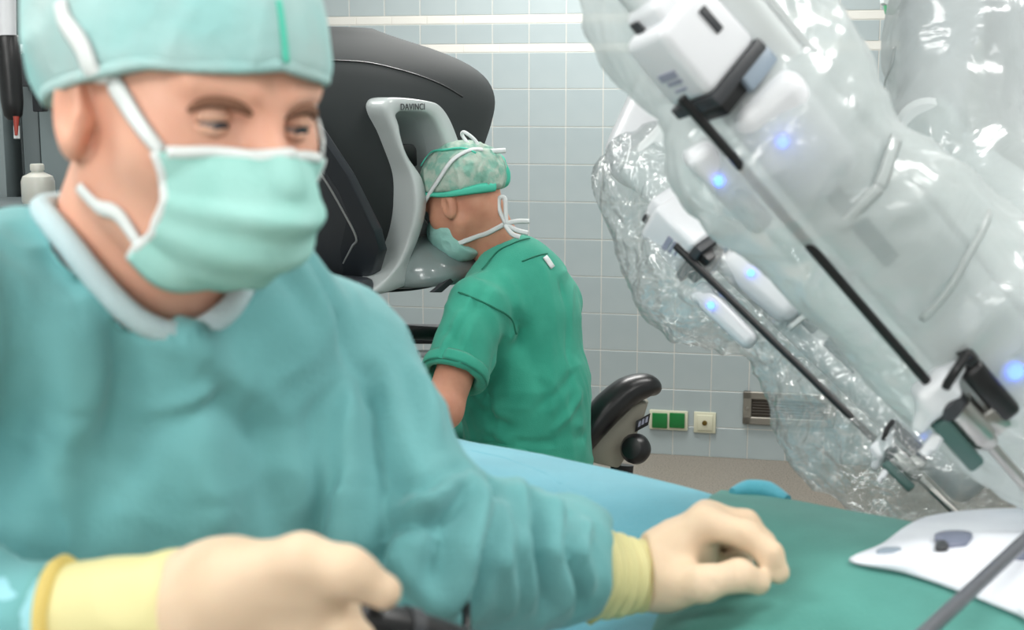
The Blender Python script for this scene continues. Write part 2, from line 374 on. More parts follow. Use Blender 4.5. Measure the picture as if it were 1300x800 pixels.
for k, b in sbm.items():
    o = bobj('distant_tiles' if k == 'tile' else 'distant_border_tiles', b, M[k], wall); o['kind'] = 'stuff'
def struct(name, c, hf, m, R=I3): o = box(name, c, hf, m, None, R, bev=0); o['kind'] = 'structure'; return o
struct('floor', (0, 2, -.05), (4.2, 5.2, .05), M['floor'])
struct('ceiling', (0, 2, CEIL+.05), (4.2, 5.2, .05), M['ceil'])
struct('wall_left', (-3.05, 2.2, CEIL/2), (.05, 4.9, CEIL/2), M['paint'])
struct('wall_right', (3.3, 1.6, CEIL/2), (.05, 4.2, CEIL/2), M['paint'])
struct('wall_front', (0, -2.6, CEIL/2), (3.4, .05, CEIL/2), M['paint'])
PL = ['over the near surgeon', 'over the far end of the draped table', 'over the grey equipment cabinet', 'over the robot cart boom', 'behind the camera on the left', 'behind the camera on the right', 'nearest the tiled back wall']
for (x, y), pl in zip(PANELS, PL):
    t = thing('ceiling_light', (x, y, CEIL), 'flat white ceiling light panel '+pl, 'light', 'ceiling light panels')
    bm = bmesh.new()
    for sx, sy, hx, hy in ((-.6, 0, .02, .32), (.6, 0, .02, .32), (0, -.3, .6, .02), (0, .3, .6, .02)): add_box(bm, (x+sx, y+sy, CEIL-.035), (hx, hy, .035))
    bobj('frame', bm, M['white'], t); box('diffuser', (x, y, CEIL-.03), (.58, .28, .008), M['lampglow'], t)
wf = box('added_fill_panel_1', (-.6, -2.5, 1.75), (1.4, .04, .8), M['white'], None, bev=.01); wf['kind'] = 'structure'  # unseen frame added on the wall behind the camera to carry the fill
box('pane', (-.6, -2.45, 1.75), (1.3, .01, .7), M['lampglow'], wf)  # glowing face of the added fill panel

t = thing('surgical_lamp', LAMP, 'round white surgical lamp on a ceiling arm, above the near surgeon', 'lamp')
la = unit(LAIM-LAMP); lathe('housing', [(.05, -.10), (.20, -.07), (.28, -.02), (.29, .015), (.27, .02), (.0, .018)], LAMP, la, M['white'], t, 40)
lathe('diffuser', [(0, .0), (.26, .0), (.26, .004), (0, .004)], LAMP+la*.02, la, M['lampglow'], t, 40)
tube('arm', spline([LAMP-la*.09, LAMP+np.array([-.2, -.1, .18]), LAMP+np.array([-.35, -.1, .4]), np.array([LAMP[0]-.35, LAMP[1]-.1, CEIL])], 6), .025, M['white'], t, 14)

# sockets and vent on the tiled wall
def plate(px, py, w_, h_):
    p = onwall(px, py); return p
def wallbox(name, px, py, hw, hh, th, m, parent, o=.002, bev=.003):
    p = onwall(px, py); return box(name, p+WN*(o+th/2), (hw, hh, th/2), m, parent, RW, bev=bev)
t = thing('wall_socket', onwall(849, 545), 'cream double wall plate with two green sockets beside the stool backrest', 'socket')
wallbox('plate', 849, 533, .083, .043, .010, M['cream'], t)
wallbox('socket_cover', 838, 533, .033, .033, .018, M['greensock'], t); wallbox('socket_cover', 860, 533, .033, .033, .018, M['greensock'], t)
t = thing('wall_outlet', onwall(895, 549), 'single cream wall outlet with brass centre pin, right of the green sockets', 'socket')
wallbox('plate', 895, 536, .047, .046, .010, M['cream'], t); wallbox('cover', 895, 536, .034, .034, .015, M['cream'], t)
lathe('pin', [(.011, 0), (.011, .006), (.006, .008)], onwall(895, 536)+WN*.014, WN, M['brass'], t)
t = thing('wall_switch', onwall(762, 530), 'cream wall plate half hidden behind the stool backrest', 'switch')
wallbox('plate', 762, 528, .042, .042, .010, M['cream'], t); wallbox('rocker', 762, 528, .03, .03, .016, M['cream'], t)
t = thing('wall_vent', onwall(985, 540), 'rectangular steel air vent low in the tiled wall', 'vent')
a, b = ws(944, 496), ws(1060, 543); cx, cz = (a[0]+b[0])/2, (a[1]+b[1])/2; hw, hh = (b[0]-a[0])/2, (a[1]-b[1])/2
vc = WP+WT*cx; vc = np.array([vc[0], vc[1], cz])
bm = bmesh.new()
for dx, dz, x_, z_ in ((-hw+.018, 0, .018, hh), (hw-.018, 0, .018, hh), (0, hh-.016, hw, .016), (0, -hh+.016, hw, .016)):
    add_box(bm, vc+WT*dx+np.array([0, 0, dz])+WN*.010, (x_, z_, .010), RW, .003, 1)
bobj('frame', bm, M['ventsteel'], t); box('backing', vc+WN*.004, (hw-.02, hh-.02, .003), M['ventdark'], t, RW, 0)
for i in range(6):
    zz = -hh+.04+i*(2*hh-.08)/5; Rs = np.array(RW); an = .5; Rs = np.stack([RW[:, 0], RW[:, 1]*math.cos(an)+RW[:, 2]*math.sin(an), -RW[:, 1]*math.sin(an)+RW[:, 2]*math.cos(an)], 1)
    box('slat', vc+np.array([0, 0, zz])+WN*.011, (hw-.04, .009, .0015), M['ventdark'], t, Rs, 0)
for s in (-1, 1): lathe('screw', [(.006, 0), (.006, .003)], vc+WT*s*(hw-.018)+WN*.019, WN, M['steel'], t, 12)

# ================================================================== LEFT BACKGROUND: cabinet, monitor frame, cable, bottle
t = thing('equipment_cabinet', onz(20, 900, .0)*np.array([0, 0, 0])+np.array([-1.36, 3.55, 0]), 'tall grey equipment cabinet behind the left shoulder of the near surgeon', 'cabinet')
def slab(name, x0, x1, y0, y1, d, th, m, par, bev=.003):
    a = P(x0, (y0+y1)/2, d); b = P(x1, (y0+y1)/2, d); zt = P(x0, y0, d)[2]; zb = P(x0, y1, d)[2]
    if y1 > 900: zb = 0
    return box(name, ((a[0]+b[0])/2, a[1]+th/2, (zt+zb)/2), (abs(b[0]-a[0])/2, th/2, (zt-zb)/2), m, par, bev=bev)
slab('side_panel', -80, 22, -60, 1000, 3.5, .35, M['cabinet'], t); slab('recess', 22, 45, -60, 1000, 3.62, .23, M['cabinet2'], t, 0)
slab('door', 45, 66, -60, 1000, 3.53, .32, M['cabinet2'], t); slab('door', 66.5, 140, -60, 1000, 3.52, .33, M['cabinet'], t)
slab('shelf', 22, 44, 66, 74, 3.5, .1, M['bezel_dark'], t); slab('shelf', 22, 44, 84, 92, 3.5, .1, M['dark'], t)
t = thing('monitor', P(52, 120, 3.3), 'black framed monitor bracket beside the left cabinet, seen edge on', 'monitor')
box('post', P(46, 40, 3.3), (.0125, .02, .19), M['frameblack'], t)
prism('frame_rail', [P(50, -6, 3.3), P(50, 6, 3.3), P(96, 28, 3.1), P(96, 16, 3.1)], np.array([0, .03, 0]), M['frameblack'], t, .002)
prism('panel', [P(51, 6, 3.31), P(51, 106, 3.31), P(96, 112, 3.11), P(96, 28, 3.11)], np.array([0, .015, 0]), M['panelgrey'], t, .001)
prism('lower_rail', [P(36, 103, 3.32), P(36, 114, 3.32), P(96, 122, 3.1), P(96, 110, 3.1)], np.array([0, .03, 0]), M['frameblack'], t, .002)
prism('side_rail', [P(76, 10, 3.2), P(76, 112, 3.2), P(82, 112, 3.19), P(82, 12, 3.19)], np.array([0, .02, 0]), M['frameblack'], t, .002)
prism('mount_arm', [P(24, 64, 3.36), P(24, 110, 3.36), P(48, 110, 3.34), P(48, 60, 3.34)], np.array([0, .1, 0]), M['dark'], t, .003)
tube('latch', spline([P(18, 67, 3.28), P(28, 62, 3.27), P(40, 64, 3.27)], 4), .011, M['white'], t)
t = thing('hanging_handpiece', P(12, 175, 2.7), 'white tube ending in a black rubber grip and red tip, hanging at upper left', 'handpiece')
tube('tube', [P(4, -420, 2.7), P(5, -100, 2.7), P(7, 48, 2.7)], .0205, M['white'], t, 20)
lathe('grip', [(.021, 0), (.0235, -.004), (.0225, -.06), (.0215, -.13), (.018, -.155), (.010, -.164)], P(9, 45, 2.7), (-.02, 0, 1), M['black'], t)
tube('tip', [P(20.5, 148, 2.7), P(20.5, 172, 2.7)], [.006, .003], M['red'], t); tube('tip_cover', [P(21, 160, 2.71), P(21.5, 176, 2.71)], .006, M['offwhite'], t)
bz = P(49, 247, 3.2)
t = thing('bottle', bz, 'white round shouldered plastic bottle on a cabinet ledge behind the near shoulder', 'bottle')
lathe('body', [(.036, -.02), (.038, -.012), (.038, .03), (.034, .042), (.018, .050), (.014, .052), (.014, .060)], bz, (0, 0, 1), M['bottle'], t)
lathe('cap', [(.016, .056), (.016, .068), (.014, .071)], bz, (0, 0, 1), M['bottle'], t)
t = thing('instrument_trolley', (bz[0], bz[1], 0), 'grey trolley ledge under the white bottle', 'trolley')
box('top', (bz[0]-.05, bz[1]+.05, bz[2]-.035), (.16, .15, .015), M['cabinet2'], t); box('cabinet_body', (bz[0]-.05, bz[1]+.05, (bz[2]-.05)/2), (.14, .13, (bz[2]-.05)/2), M['cabinet'], t)
# small clear bracket with green edges at the upper right
t = thing('clip_holder', P(1138, 24, 4.5), 'small clear holder with green corner clips hanging at the top edge', 'holder')
prism('body', [P(1122, -20, 4.5), P(1122, 4, 4.5), P(1152, 22, 4.5), P(1160, 18, 4.5), P(1160, -20, 4.5)], np.array([0, .05, 0]), M['offwhite'], t, .003)
prism('clip', [P(1124, 6, 4.47), P(1126, 18, 4.47), P(1136, 19, 4.47), P(1137, 13, 4.47)], np.array([0, .03, 0]), M['greenplastic'], t, .003)
prism('clip', [P(1141, 15, 4.47), P(1148, 22, 4.47), P(1155, 22, 4.47)], np.array([0, .03, 0]), M['greenplastic'], t, .002)
tube('hanger', [P(1140, -10, 4.52), np.array([P(1140, -10, 4.52)[0], P(1140, -10, 4.52)[1], CEIL])], .008, M['steel'], t)
# ================================================================== SURGEON CONSOLE
KN = unit([.82, -.57, 0]); KS = np.array([-KN[1], KN[0], 0]); KO = np.array([-.2, 3.3, 0]); UZ = np.array([0, 0, 1.])
def K(px, py, n=0):
    r = ray(px, py); t = np.dot(KO+KN*n-CAM, KN)/np.dot(r, KN); return CAM+r*t
def ksz(px, py, n=0): p = K(px, py, n); return np.dot(p-KO, KS), p[2]
def KW(s, n, z): return KO+KS*s+KN*n+UZ*z
con = thing('surgeon_console', KW(0, -.35, 0), 'large dark grey surgeon console with light grey viewer bezel, in front of the tiled wall', 'medical console')
# shell: stack of plan-view rings, width and depth by height
ztab = [1.04, 1.10, 1.16, 1.24, 1.32, 1.40, 1.47, 1.53, 1.58, 1.62, 1.66, 1.69, 1.71]
wtab = [.14, .165, .195, .245, .30, .355, .405, .438, .44, .415, .34, .23, .10]
ntab = [-.03, -.01, 0, .0, .0, 0, -.005, -.012, -.03, -.06, -.11, -.16, -.22]      # front centre
btab = [-.45, -.5, -.56, -.62, -.65, -.66, -.66, -.65, -.63, -.60, -.55, -.5, -.42]  # back
zz = np.linspace(1.085, 1.71, 46)
def I(tab, z): return np.interp(z, ztab, tab)
def sm(tab):
    v = np.interp(zz, ztab, tab); k = np.array([1, 2, 3, 2, 1])/9.; e = np.r_[[v[0]]*2, v, [v[-1]]*2]; return np.convolve(e, k, 'valid')
W_, N_, B_ = sm(wtab), sm(ntab), sm(btab)
rings = []
for w0, n0, b0, z in zip(W_, N_, B_, zz):
    r = []
    for u in np.linspace(-1, 1, 25): r.append(KW(u*w0, n0-.10*abs(u)**2.4, z))
    for u in np.linspace(.06, 1, 9): r.append(KW(w0*(1-.06*u)+.012*math.sin(u*3), n0-.10+(b0-n0+.10)*u, z))
    for u in np.linspace(.94, -.94, 11): r.append(KW(u*w0*.93, b0, z))
    for u in np.linspace(1, .06, 9): r.append(KW(-(w0*(1-.06*u)+.012*math.sin(u*3)), n0-.10+(b0-n0+.10)*u, z))
    rings.append(r)
G = np.array(rings); nr = G.shape[1]
V = G.reshape(-1, 3); F = []
for i in range(len(zz)-1):
    for j in range(nr): F.append((i*nr+j, i*nr+(j+1) % nr, (i+1)*nr+(j+1) % nr, (i+1)*nr+j))
F.append(tuple(range(nr))[::-1]); F.append(tuple((len(zz)-1)*nr+k for k in range(nr)))
bm = bmesh.new(); vs = [bm.verts.new(v) for v in V]
for f in F: bm.faces.new([vs[i] for i in f])
shell = bobj('shell', bm, M['console'], con, True, 42)
# hole for the viewer
def kprism(name, pts, n0, n1, m, par, bev=.003, seg=2): return prism(name, [KW(s, n0, z) for s, z in pts], KN*(n1-n0), m, par, bev, seg)
FO = [ksz(*p, n=.03) for p in [(491, 148), (489, 134), (496, 125), (514, 124), (545, 128), (560, 134), (573, 152), (584, 184), (592, 230), (596, 280), (590, 318), (560, 348), (520, 362), (486, 374), (479, 366), (498, 345), (511, 318), (516, 285), (517, 254), (515, 222), (505, 187), (497, 162)]]
FI = [ksz(*p, n=.03) for p in [(507, 158), (504, 148), (511, 142), (530, 142), (545, 145), (556, 158), (566, 186), (574, 230), (578, 280), (572, 312), (556, 332), (540, 340), (534, 336), (528, 336), (524, 326), (528, 306), (530, 285), (531, 254), (529, 222), (514, 194), (508, 170)]]
hole = kprism('cutter', [( (s-.02)*1.06+.02, (z-1.36)*1.05+1.36) for s, z in FI], -.30, .1, M['dark'], None, 0)
bo = shell.modifiers.new('b', 'BOOLEAN'); bo.object = hole; bo.operation = 'DIFFERENCE'; bo.solver = 'EXACT'
dg = bpy.context.evaluated_depsgraph_get(); dg.update(); m2 = D.meshes.new_from_object(shell.evaluated_get(dg)); shell.modifiers.clear(); shell.data = m2
D.objects.remove(hole)
# bezel ring with rounded section, following the shell a little proud
no = len(FO)
def dense(L, k=6):
    p = [np.array([a, b]) for a, b in L]; n = len(p); out = []
    for i in range(n):
        a, b, c, d = p[i-1], p[i], p[(i+1) % n], p[(i+2) % n]
        for j in range(k):
            t = j/k; out.append(.5*((2*b)+(-a+c)*t+(2*a-5*b+4*c-d)*t*t+(-a+3*b-3*c+d)*t**3))
    return np.array(out)
DO, DI = dense(FO), dense(FI)
def nwing(s, z, k): # the bezel bulges towards the surgeon lower down
    return .03+.028*math.exp(-((z-1.30)/.09)**2)*k
G = []
for (u, dn) in ((0, -.06), (0, 0), (.03, .008), (.12, .013), (.5, .014), (.86, .012), (.97, .006), (1.0, -.002), (1.05, -.05), (1.12, -.10)):
    row = []
    for a, b in zip(DO, DI):
        q = a+(b-a)*u; row.append(KW(q[0], nwing(q[0], q[1], 1)+dn-.012, q[1]))
    G.append(row)
grid('viewer_bezel', np.array(G), M['bezel'], con, 0, closed=True)
# cavity walls, back plate and eyepiece
G = []
for (k, n) in ((1.0, -.02), (.86, -.09), (.74, -.16), (.66, -.2)):
    c0 = DI.mean(0); G.append([KW(*( (c0+(q-c0)*k)[0], n, (c0+(q-c0)*k)[1])) for q in DI])
cav = grid('viewer_cavity', np.array(G), M['bezel_dark'], con, 0, closed=True)
kprism('cavity_back', [tuple(DI.mean(0)+(np.array(q)-DI.mean(0))*.8) for q in FI], -.22, -.205, M['bezel_dark'], con, 0)
e = ksz(520, 196, -.02)
kprism('eyepiece', [ksz(*p, n=-.0) for p in [(509, 184), (531, 183), (535, 189), (536, 212), (522, 212), (512, 204)]], -.1, -.012, M['black'], con, .006)
RK = np.stack([KS, UZ, np.cross(KS, UZ)], 1)
tx = text('bezel_lettering', 'DAVINCI', .021, KW(*(lambda q: (q[0], .0335, q[1]))(ksz(524, 136, .033))), RK, M['dark'], con, .0004, 1.1)
# shell seam: thin groove strip over the crown
sp = []
for px, py in [(398, 80), (425, 77), (450, 77), (478, 80), (505, 88), (530, 97), (555, 109), (578, 123)]:
    s, z = ksz(px, py, -.05); n = float(np.interp(z, zz, N_)); wv = float(np.interp(z, zz, W_)); sp.append(KW(s, n-.10*min(1, abs(s)/wv)**2.4+.001, z))
tube('seam', spline(sp, 4), .0022, M['black'], con, 6)
# side pod on the near flank
SN = -KS
def SP(px, py, o=0):
    r = ray(px, py); lo, hi = .7, 2.0
    def g(t):
        p = CAM+r*t; return -np.dot(p-KO, KS)-(float(np.interp(p[2], zz, W_))+.012+o)
    ts = np.linspace(2.2, 3.6, 400); vals = [g(t) for t in ts]
    for i in range(399):
        if vals[i] > 0 >= vals[i+1]: return CAM+r*ts[i+1]
    return CAM+r*3.1
pod = [(300, 122), (385, 148), (402, 165), (440, 222), (474, 292), (482, 318), (474, 345), (448, 372), (330, 372)]
prism('side_pod', [SP(*p) for p in pod], -SN*.03, M['console3'], con, .005, 2)
pod2 = [(310, 150), (380, 176), (395, 192), (430, 245), (455, 298), (458, 310), (440, 345), (425, 365), (330, 365)]
prism('side_cover', [SP(*p, .006) for p in pod2], -SN*.02, M['console2'], con, .004, 2)
tube('silver_line', spline([SP(*p, .009) for p in [(386, 196), (410, 225), (432, 262), (452, 301), (447, 313), (436, 334)]], 5), .0028, M['silver'], con, 8)
# lower housing under the chin
cb = []
prof = [(-.15, .10), (-.02, .11), (.07, .075), (.105, .03), (.10, 0), (.0, -.015), (-.15, -.03)]
G = []
for u in np.linspace(-1, 1, 25):
    k = max(1-abs(u)**5, 0)**.6+.001; s = .03+.165*u; G.append([KW(s, n*k+.01, 1.112+h*k*.9) for n, h in prof])
G = np.array(G)
ch = grid('chin_housing', G, M['chin'], con, .006, closed=True)
q1, q2 = ksz(548, 368, .11), ksz(586, 342, .11)
prism('chin_grille', [K(544, 371, .1), K(556, 371, .1), K(592, 339, .1), K(582, 340, .1)], KN*.012, M['dark'], con, .002)
# column, arm rest and base (partly hidden)
box('column', KW(-.02, -.54, .56), (.16, .10, .52), M['console'], con, np.stack([KS, KN, UZ], 1), .03, 3)
box('base', KW(-.02, -.56, .08), (.36, .17, .08), M['console2'], con, np.stack([KS, KN, UZ], 1), .04, 3)
box('mount', KW(-.02, -.50, 1.05), (.14, .12, .1), M['console2'], con, np.stack([KS, KN, UZ], 1), .02, 2)
def bar(name, pts, rad, m, flat=1): return tube(name, pts, rad, m, con, 16, flat)
pa = P(560, 424, 3.25); pb = P(470, 420, 3.05)
bar('arm_rest', [pb, pa+(pa-pb)*.3], .0165, M['black'])
box('arm_rest_beam', (P(530, 424, 3.5)+P(470, 424, 3.5))/2+np.array([.05, 0, -.0]), (.17, .05, .018), M['dark'], con, bev=.006)
box('hand_control_rail', P(520, 456, 3.3), (.14, .05, .014), M['offwhite'], con, bev=.006)
box('control_panel', P(500, 480, 3.42), (.16, .08, .03), M['bezel_dark'], con, bev=.01)
for s in (-.25, .21): box('arm_rest_support', KW(s, -.2, .72), (.03, .22, .42), M['console2'], con, np.stack([KS, KN, UZ], 1), .015, 2) if s < 0 else None

# ================================================================== STOOL
st0 = P(775, 600, 3.42); sb = np.array([.06, 3.42, 0])
stool = thing('swivel_stool', sb, 'black padded swivel stool with curved backrest behind the seated surgeon', 'stool')
lathe('seat', [(.17, .0), (.20, .01), (.215, .03), (.21, .06), (.18, .075), (.05, .078)], (sb[0], sb[1], .495), (0, 0, 1), M['blacksoft'], stool, 36)
lathe('gas_column', [(.05, .08), (.03, .12), (.03, .35), (.022, .36), (.022, .495)], sb, (0, 0, 1), M['steel'], stool)
for i in range(5):
    a = i*2*math.pi/5+.3; e = sb+np.array([math.cos(a)*.29, math.sin(a)*.29, .075])
    tube('foot', [sb+np.array([0, 0, .11]), e], [.024, .015], M['black'], stool)
    lathe('castor', [(.0, -.012), (.032, -.012), (.032, .012), (0, .012)], e+np.array([0, 0, -.043]), (-math.sin(a), math.cos(a), 0), M['black'], stool, 20)
# backrest: thick curved black rim, beige rear panel, knob
BR = [(724, 584, 3.36), (736, 566, 3.36), (752, 541, 3.37), (773, 517, 3.38), (797, 497, 3.39), (818, 490, 3.40), (830, 494, 3.42)]
rim = spline([P(*a) for a in BR], 6)
tube('backrest_pad', rim, [.020, .030, .038, .040, .038, .032, .018], M['blacksoft'], stool, 18, 1.5, ref=(0, 1, 0))
pts = [(742, 586), (752, 565), (770, 540), (792, 519), (812, 509), (822, 512), (815, 535), (800, 570), (785, 596)]
pan = prism('back_panel', [P(x, y, 3.375+(x-740)*.0004) for x, y in pts], np.array([.01, .05, 0]), M['beige'], stool, .008)
prism('maker_plate', [P(x, y, 3.362+(x-740)*.0004) for x, y in [(808, 535), (826, 525), (823, 540), (806, 549)]], np.array([0, .006, 0]), M['black'], stool, .001)
for k in range(3): prism('maker_letter', [P(811+k*4.5, 536-k*2.6, 3.386), P(814+k*4.5, 534.4-k*2.6, 3.386), P(813+k*4.5, 541-k*2.6, 3.386), P(810+k*4.5, 542.4-k*2.6, 3.386)], np.array([0, .006, 0]), M['print'], stool, 0)
lathe('adjustment_knob', [(.012, -.03), (.030, -.02), (.038, .0), (.036, .016), (.026, .028), (.01, .032)], P(808, 570, 3.36), (-.5, -.75, .25), M['blacksoft'], stool)
tube('knob_stem', [P(808, 570, 3.36), P(800, 566, 3.42)], .012, M['black'], stool)
tube('back_bracket', spline([P(790, 590, 3.44), P(778, 660, 3.46), (.12, 3.44, .60), (.06, 3.43, .545)], 6), .018, M['black'], stool, 12, 1.6)

# ================================================================== SEATED SURGEON
fb = np.array([-.82, .57, 0]); lb = np.array([-.57, -.82, 0])
lean = unit(UZ*.97+fb*.10)
def head_sdf(ear_only=False, asym=0):
    sk = union([ell((0, -.008, .03), (.077, .098, .087)), ell((0, .032, -.035), (.058, .060, .075)),
                chain([((-.054, .0, -.06), .016), ((-.028, .055, -.098), .016), ((.028, .055, -.098), .016), ((.054, .0, -.06), .016)], .02),
                sph((-.046, .055, -.026), .020), sph((.046, .055, -.026), .020)], .035)
    f0 = union([sk, cap((-.046, .074, .022), (-.014, .090, .018), .009, .010), cap((.046, .074, .022), (.014, .090, .018), .009, .010)], .014)
    def f1(p):
        r = f0(p)
        for s in (-1, 1): r = smax(r, -ell((s*.032, .100, -.002), (.020, .017, .013))(p), .012)
        r = smin(r, cap((0, .088, .006), (0, .118, -.036), .008, .0125)(p), .014)
        for s in (-1, 1): r = smin(r, sph((s*.012, .104, -.041), .0085)(p), .008)
        r = smin(r, cap((-.022, .088, -.066), (.022, .088, -.066), .005, .005)(p), .008); r = smin(r, cap((-.016, .088, -.075), (.016, .088, -.075), .0055, .0055)(p), .008)
        for s in (-1, 1):
            Re = frame((0, -.25, .97), (s*1, -.35, 0)); e = ell((s*.080, -.008, -.017), (.011, .020, .033), Re)(p)
            e = smax(e, -ell((s*.091, -.002, -.013), (.009, .011, .020), Re)(p), .004); e = smin(e, ell((s*.079, .006, -.021), (.007, .006, .009))(p), .004)
            r = smin(r, e, .006)
        return r
    return f1
HEAD = head_sdf()
def lids(par, R, O, m, up0, lo0, rr=.0146, cx=.032, cy=.0755, cz=-.002):
    for s in (-1, 1):
        for kind in (0, 1):
            G = []
            for i in range(13):
                az = math.radians(-72+144*i/12); c = math.cos(az*1.15); row = []
                edge = (up0*c-8*(1-c)) if kind == 0 else (lo0*c-9*(1-c))
                for j in range(8):
                    el = math.radians(edge+((78-edge) if kind == 0 else (-70-edge))*j/7); r = rr if j else rr-.0012
                    row.append(O+R@np.array([s*cx+r*math.sin(az)*math.cos(el), cy+r*math.cos(az)*math.cos(el), cz+r*math.sin(el)]))
                G.append(row)
            grid('eyelid', np.array(G), m, par, .0008)
def hframe(fwd, pitch, roll=0):
    f = unit(fwd); l = np.cross(UZ, f); f2 = unit(f*math.cos(pitch)-UZ*math.sin(pitch)); u = np.cross(l*-1, f2)*-1
    u = np.cross(f2, l)*1.0
    if u[2] < 0: u = -u
    l2 = l*math.cos(roll)+u*math.sin(roll); u2 = u*math.cos(roll)-l*math.sin(roll)
    return np.stack([l2, f2, u2], 1)
HRb = hframe(fb, math.radians(31)); HOb = P(589, 252, 3.25)
headb = xf(HEAD, HRb, HOb)
L_ = lambda p: HOb+HRb@np.asarray(p, float)
shN = P(606, 390, 3.10); shF = P(700, 382, 3.40); elN = P(562, 520, 2.97); wrN = P(500, 500, 3.02); elF = P(620, 500, 3.52); wrF = P(545, 470, 3.5)
hipN = P(640, 640, 3.22); hipF = P(690, 640, 3.5)
def handb(w, d, up):
    d = unit(d); s = unit(np.cross(up, d)); fs = [cap(w, w+d*.07, .026, .028)]
    for k, L in zip((-1.5, -.5, .5, 1.5), (.07, .085, .08, .062)):
        a = w+d*.075+s*k*.018; b = a+d*L*.5-np.array([0, 0, .012]); c = b+d*L*.35-np.array([0, 0, .03]); fs += [cap(a, b, .010, .009), cap(b, c, .009, .0075)]
    t0 = w+d*.03-s*.022; fs += [cap(t0, t0+d*.035-s*.025, .013, .010), cap(t0+d*.035-s*.025, t0+d*.065-s*.022, .010, .008)]
    return union(fs, .008)
kneeN = hipN+fb*.42+np.array([0, 0, .0]); kneeF = hipF+fb*.42; 
hipN[2] = hipF[2] = .67; kneeN[2] = kneeF[2] = .60
ankN = kneeN-fb*.14; ankN[2] = .09; ankF = kneeF-fb*.14; ankF[2] = .09
spine = union([ell(P(656, 395, 3.27), (.175, .105, .16), np.stack([lb, -fb, UZ], 1)), ell(P(664, 480, 3.28), (.15, .105, .2), np.stack([lb, -fb, UZ], 1)),
               ell(P(666, 590, 3.32), (.17, .125, .15), np.stack([lb, -fb, UZ], 1)), cap(shN, shF, .052, .052)], .06)
neckb = chain([(L_((0, -.03, -.03)), .055), (P(634, 318, 3.29), .055), (P(650, 360, 3.28), .068)], .03)
armsb = union([chain([(shN, .046), (elN, .042), (wrN, .030)], .02), chain([(shF, .046), (elF, .042), (wrF, .03)], .02), handb(wrN, wrN-elN, UZ), handb(wrF, wrF-elF, UZ)], .02)
legsb = union([chain([(hipN, .085), (kneeN, .062), (ankN, .042), (ankN+fb*.16+np.array([0, 0, -.045]), .036)], .03), chain([(hipF, .085), (kneeF, .062), (ankF, .042), (ankF+fb*.16+np.array([0, 0, -.045]), .036)], .03)], .03)
bodyb = None
# scrub top
slv = lambda sh, el, k: cap(sh, sh+(el-sh)*k, .064, .074)
torso = union([ell(P(657, 398, 3.27), (.185, .118, .17), np.stack([lb, -fb, UZ], 1)), ell(P(666, 480, 3.28), (.163, .128, .20), np.stack([lb, -fb, UZ], 1)),
               cap(P(668, 500, 3.29), P(672, 622, 3.33), .142, .158), cap(shN-UZ*.004, shF, .058, .058), cap(P(645, 345, 3.28), P(655, 400, 3.28), .085, .12)], .06)
axN = unit(elN-shN); axF = unit(elF-shF)
sleeves = [inter(slv(shN, elN, .85), half(shN+(elN-shN)*.70, axN)), inter(slv(shF, elF, .85), half(shF+(elF-shF)*.70, axF))]
neckcut = cap(L_((0, -.03, -.03)), P(636, 325, 3.28), .060, .064)
top_0 = lambda p: smax(smin(smin(torso(p), sleeves[0](p), .03), sleeves[1](p), .03), -smin(neckcut(p), cap(L_((0, .06, -.13)), P(628, 352, 3.24), .05, .052)(p), .02), .008)
top_f = inter(top_0, half(P(672, 665, 3.3), (0, 0, -1)), .02)
arm_in = union([cap(shN+axN*.10, elN+axN*.1, .056, .052), cap(shF+axF*.10, elF+axF*.1, .056, .052)], .01)
top_g = sub(top_f, inter(arm_in, half(shN+(elN-shN)*.58, -axN), .01), .006)
spine2 = lambda p: smax(smin(spine(p), legsb(p), .03), torso(p)+.030, .01)
bodyb = union([union([headb, neckb], .022), spine2, armsb, legsb], .015)
per = sdfobj('person', bodyb, (-.95, 2.7, 0), (.35, 3.95, 1.5), .0055, M['skin_dark'])
tag(per, 'seated surgeon in green scrubs seen from behind, leaning his face into the console', 'person')
for s in (-1, 1): 
    e = lathe('eyeball', [(0, -.0115), (.008, -.008), (.0115, 0), (.008, .008), (0, .0115)], L_((s*.032, .0765, -.002)), HRb[:, 1], M['eye'], per, 16)
S = lambda x, y: trace(top_f, x, y, t0=2.4)
folds = crease([(S(612, 352), S(665, 415), .018, -.007), (S(665, 415), S(668, 440), .02, -.008), (S(668, 420), S(610, 500), .014, -.012), (S(655, 425), S(600, 488), .012, .007),
    (S(600, 380), S(590, 440), .016, .007), (S(620, 360), S(575, 440), .013, -.006), (S(640, 350), S(660, 400), .014, .005), (S(690, 340), S(700, 520), .012, .005),
    (S(712, 360), S(722, 520), .010, -.005), (S(600, 510), S(640, 540), .014, -.007), (S(640, 540), S(740, 555), .013, -.008), (S(630, 525), S(735, 540), .012, .006),
    (S(620, 545), S(650, 560), .01, .006), (S(680, 520), S(725, 480), .014, -.006), (S(705, 545), S(735, 500), .012, .006), (S(672, 450), S(690, 500), .02, -.004), (S(570, 420), S(600, 470), .012, -.006),
    (S(585, 400), S(560, 450), .012, .006), (S(620, 500), S(628, 560), .010, -.006), (S(650, 560), S(700, 562), .01, -.006)])
def dscrub(v):
    q = v*np.array([14, 14, 5.]); low = np.clip((1.15-v[:, 2])/.3, 0, 1)
    return 1.5*folds(v)+.0028*ridge(q+3*vnoise(v*4)[:, None])+.003*low*ridge(v*np.array([7, 7, 22.]))
top = sdfobj('scrub_top', top_g, (-.6, 2.75, .60), (.35, 3.75, 1.45), .0055, M['scrub'], per, dscrub)
trous = union([chain([(hipN, .10), (kneeN, .078), (ankN+UZ*.06, .07)], .03), chain([(hipF, .10), (kneeF, .078), (ankF+UZ*.06, .07)], .03), ell(P(668, 620, 3.33), (.19, .145, .12), np.stack([lb, -fb, UZ], 1))], .04)
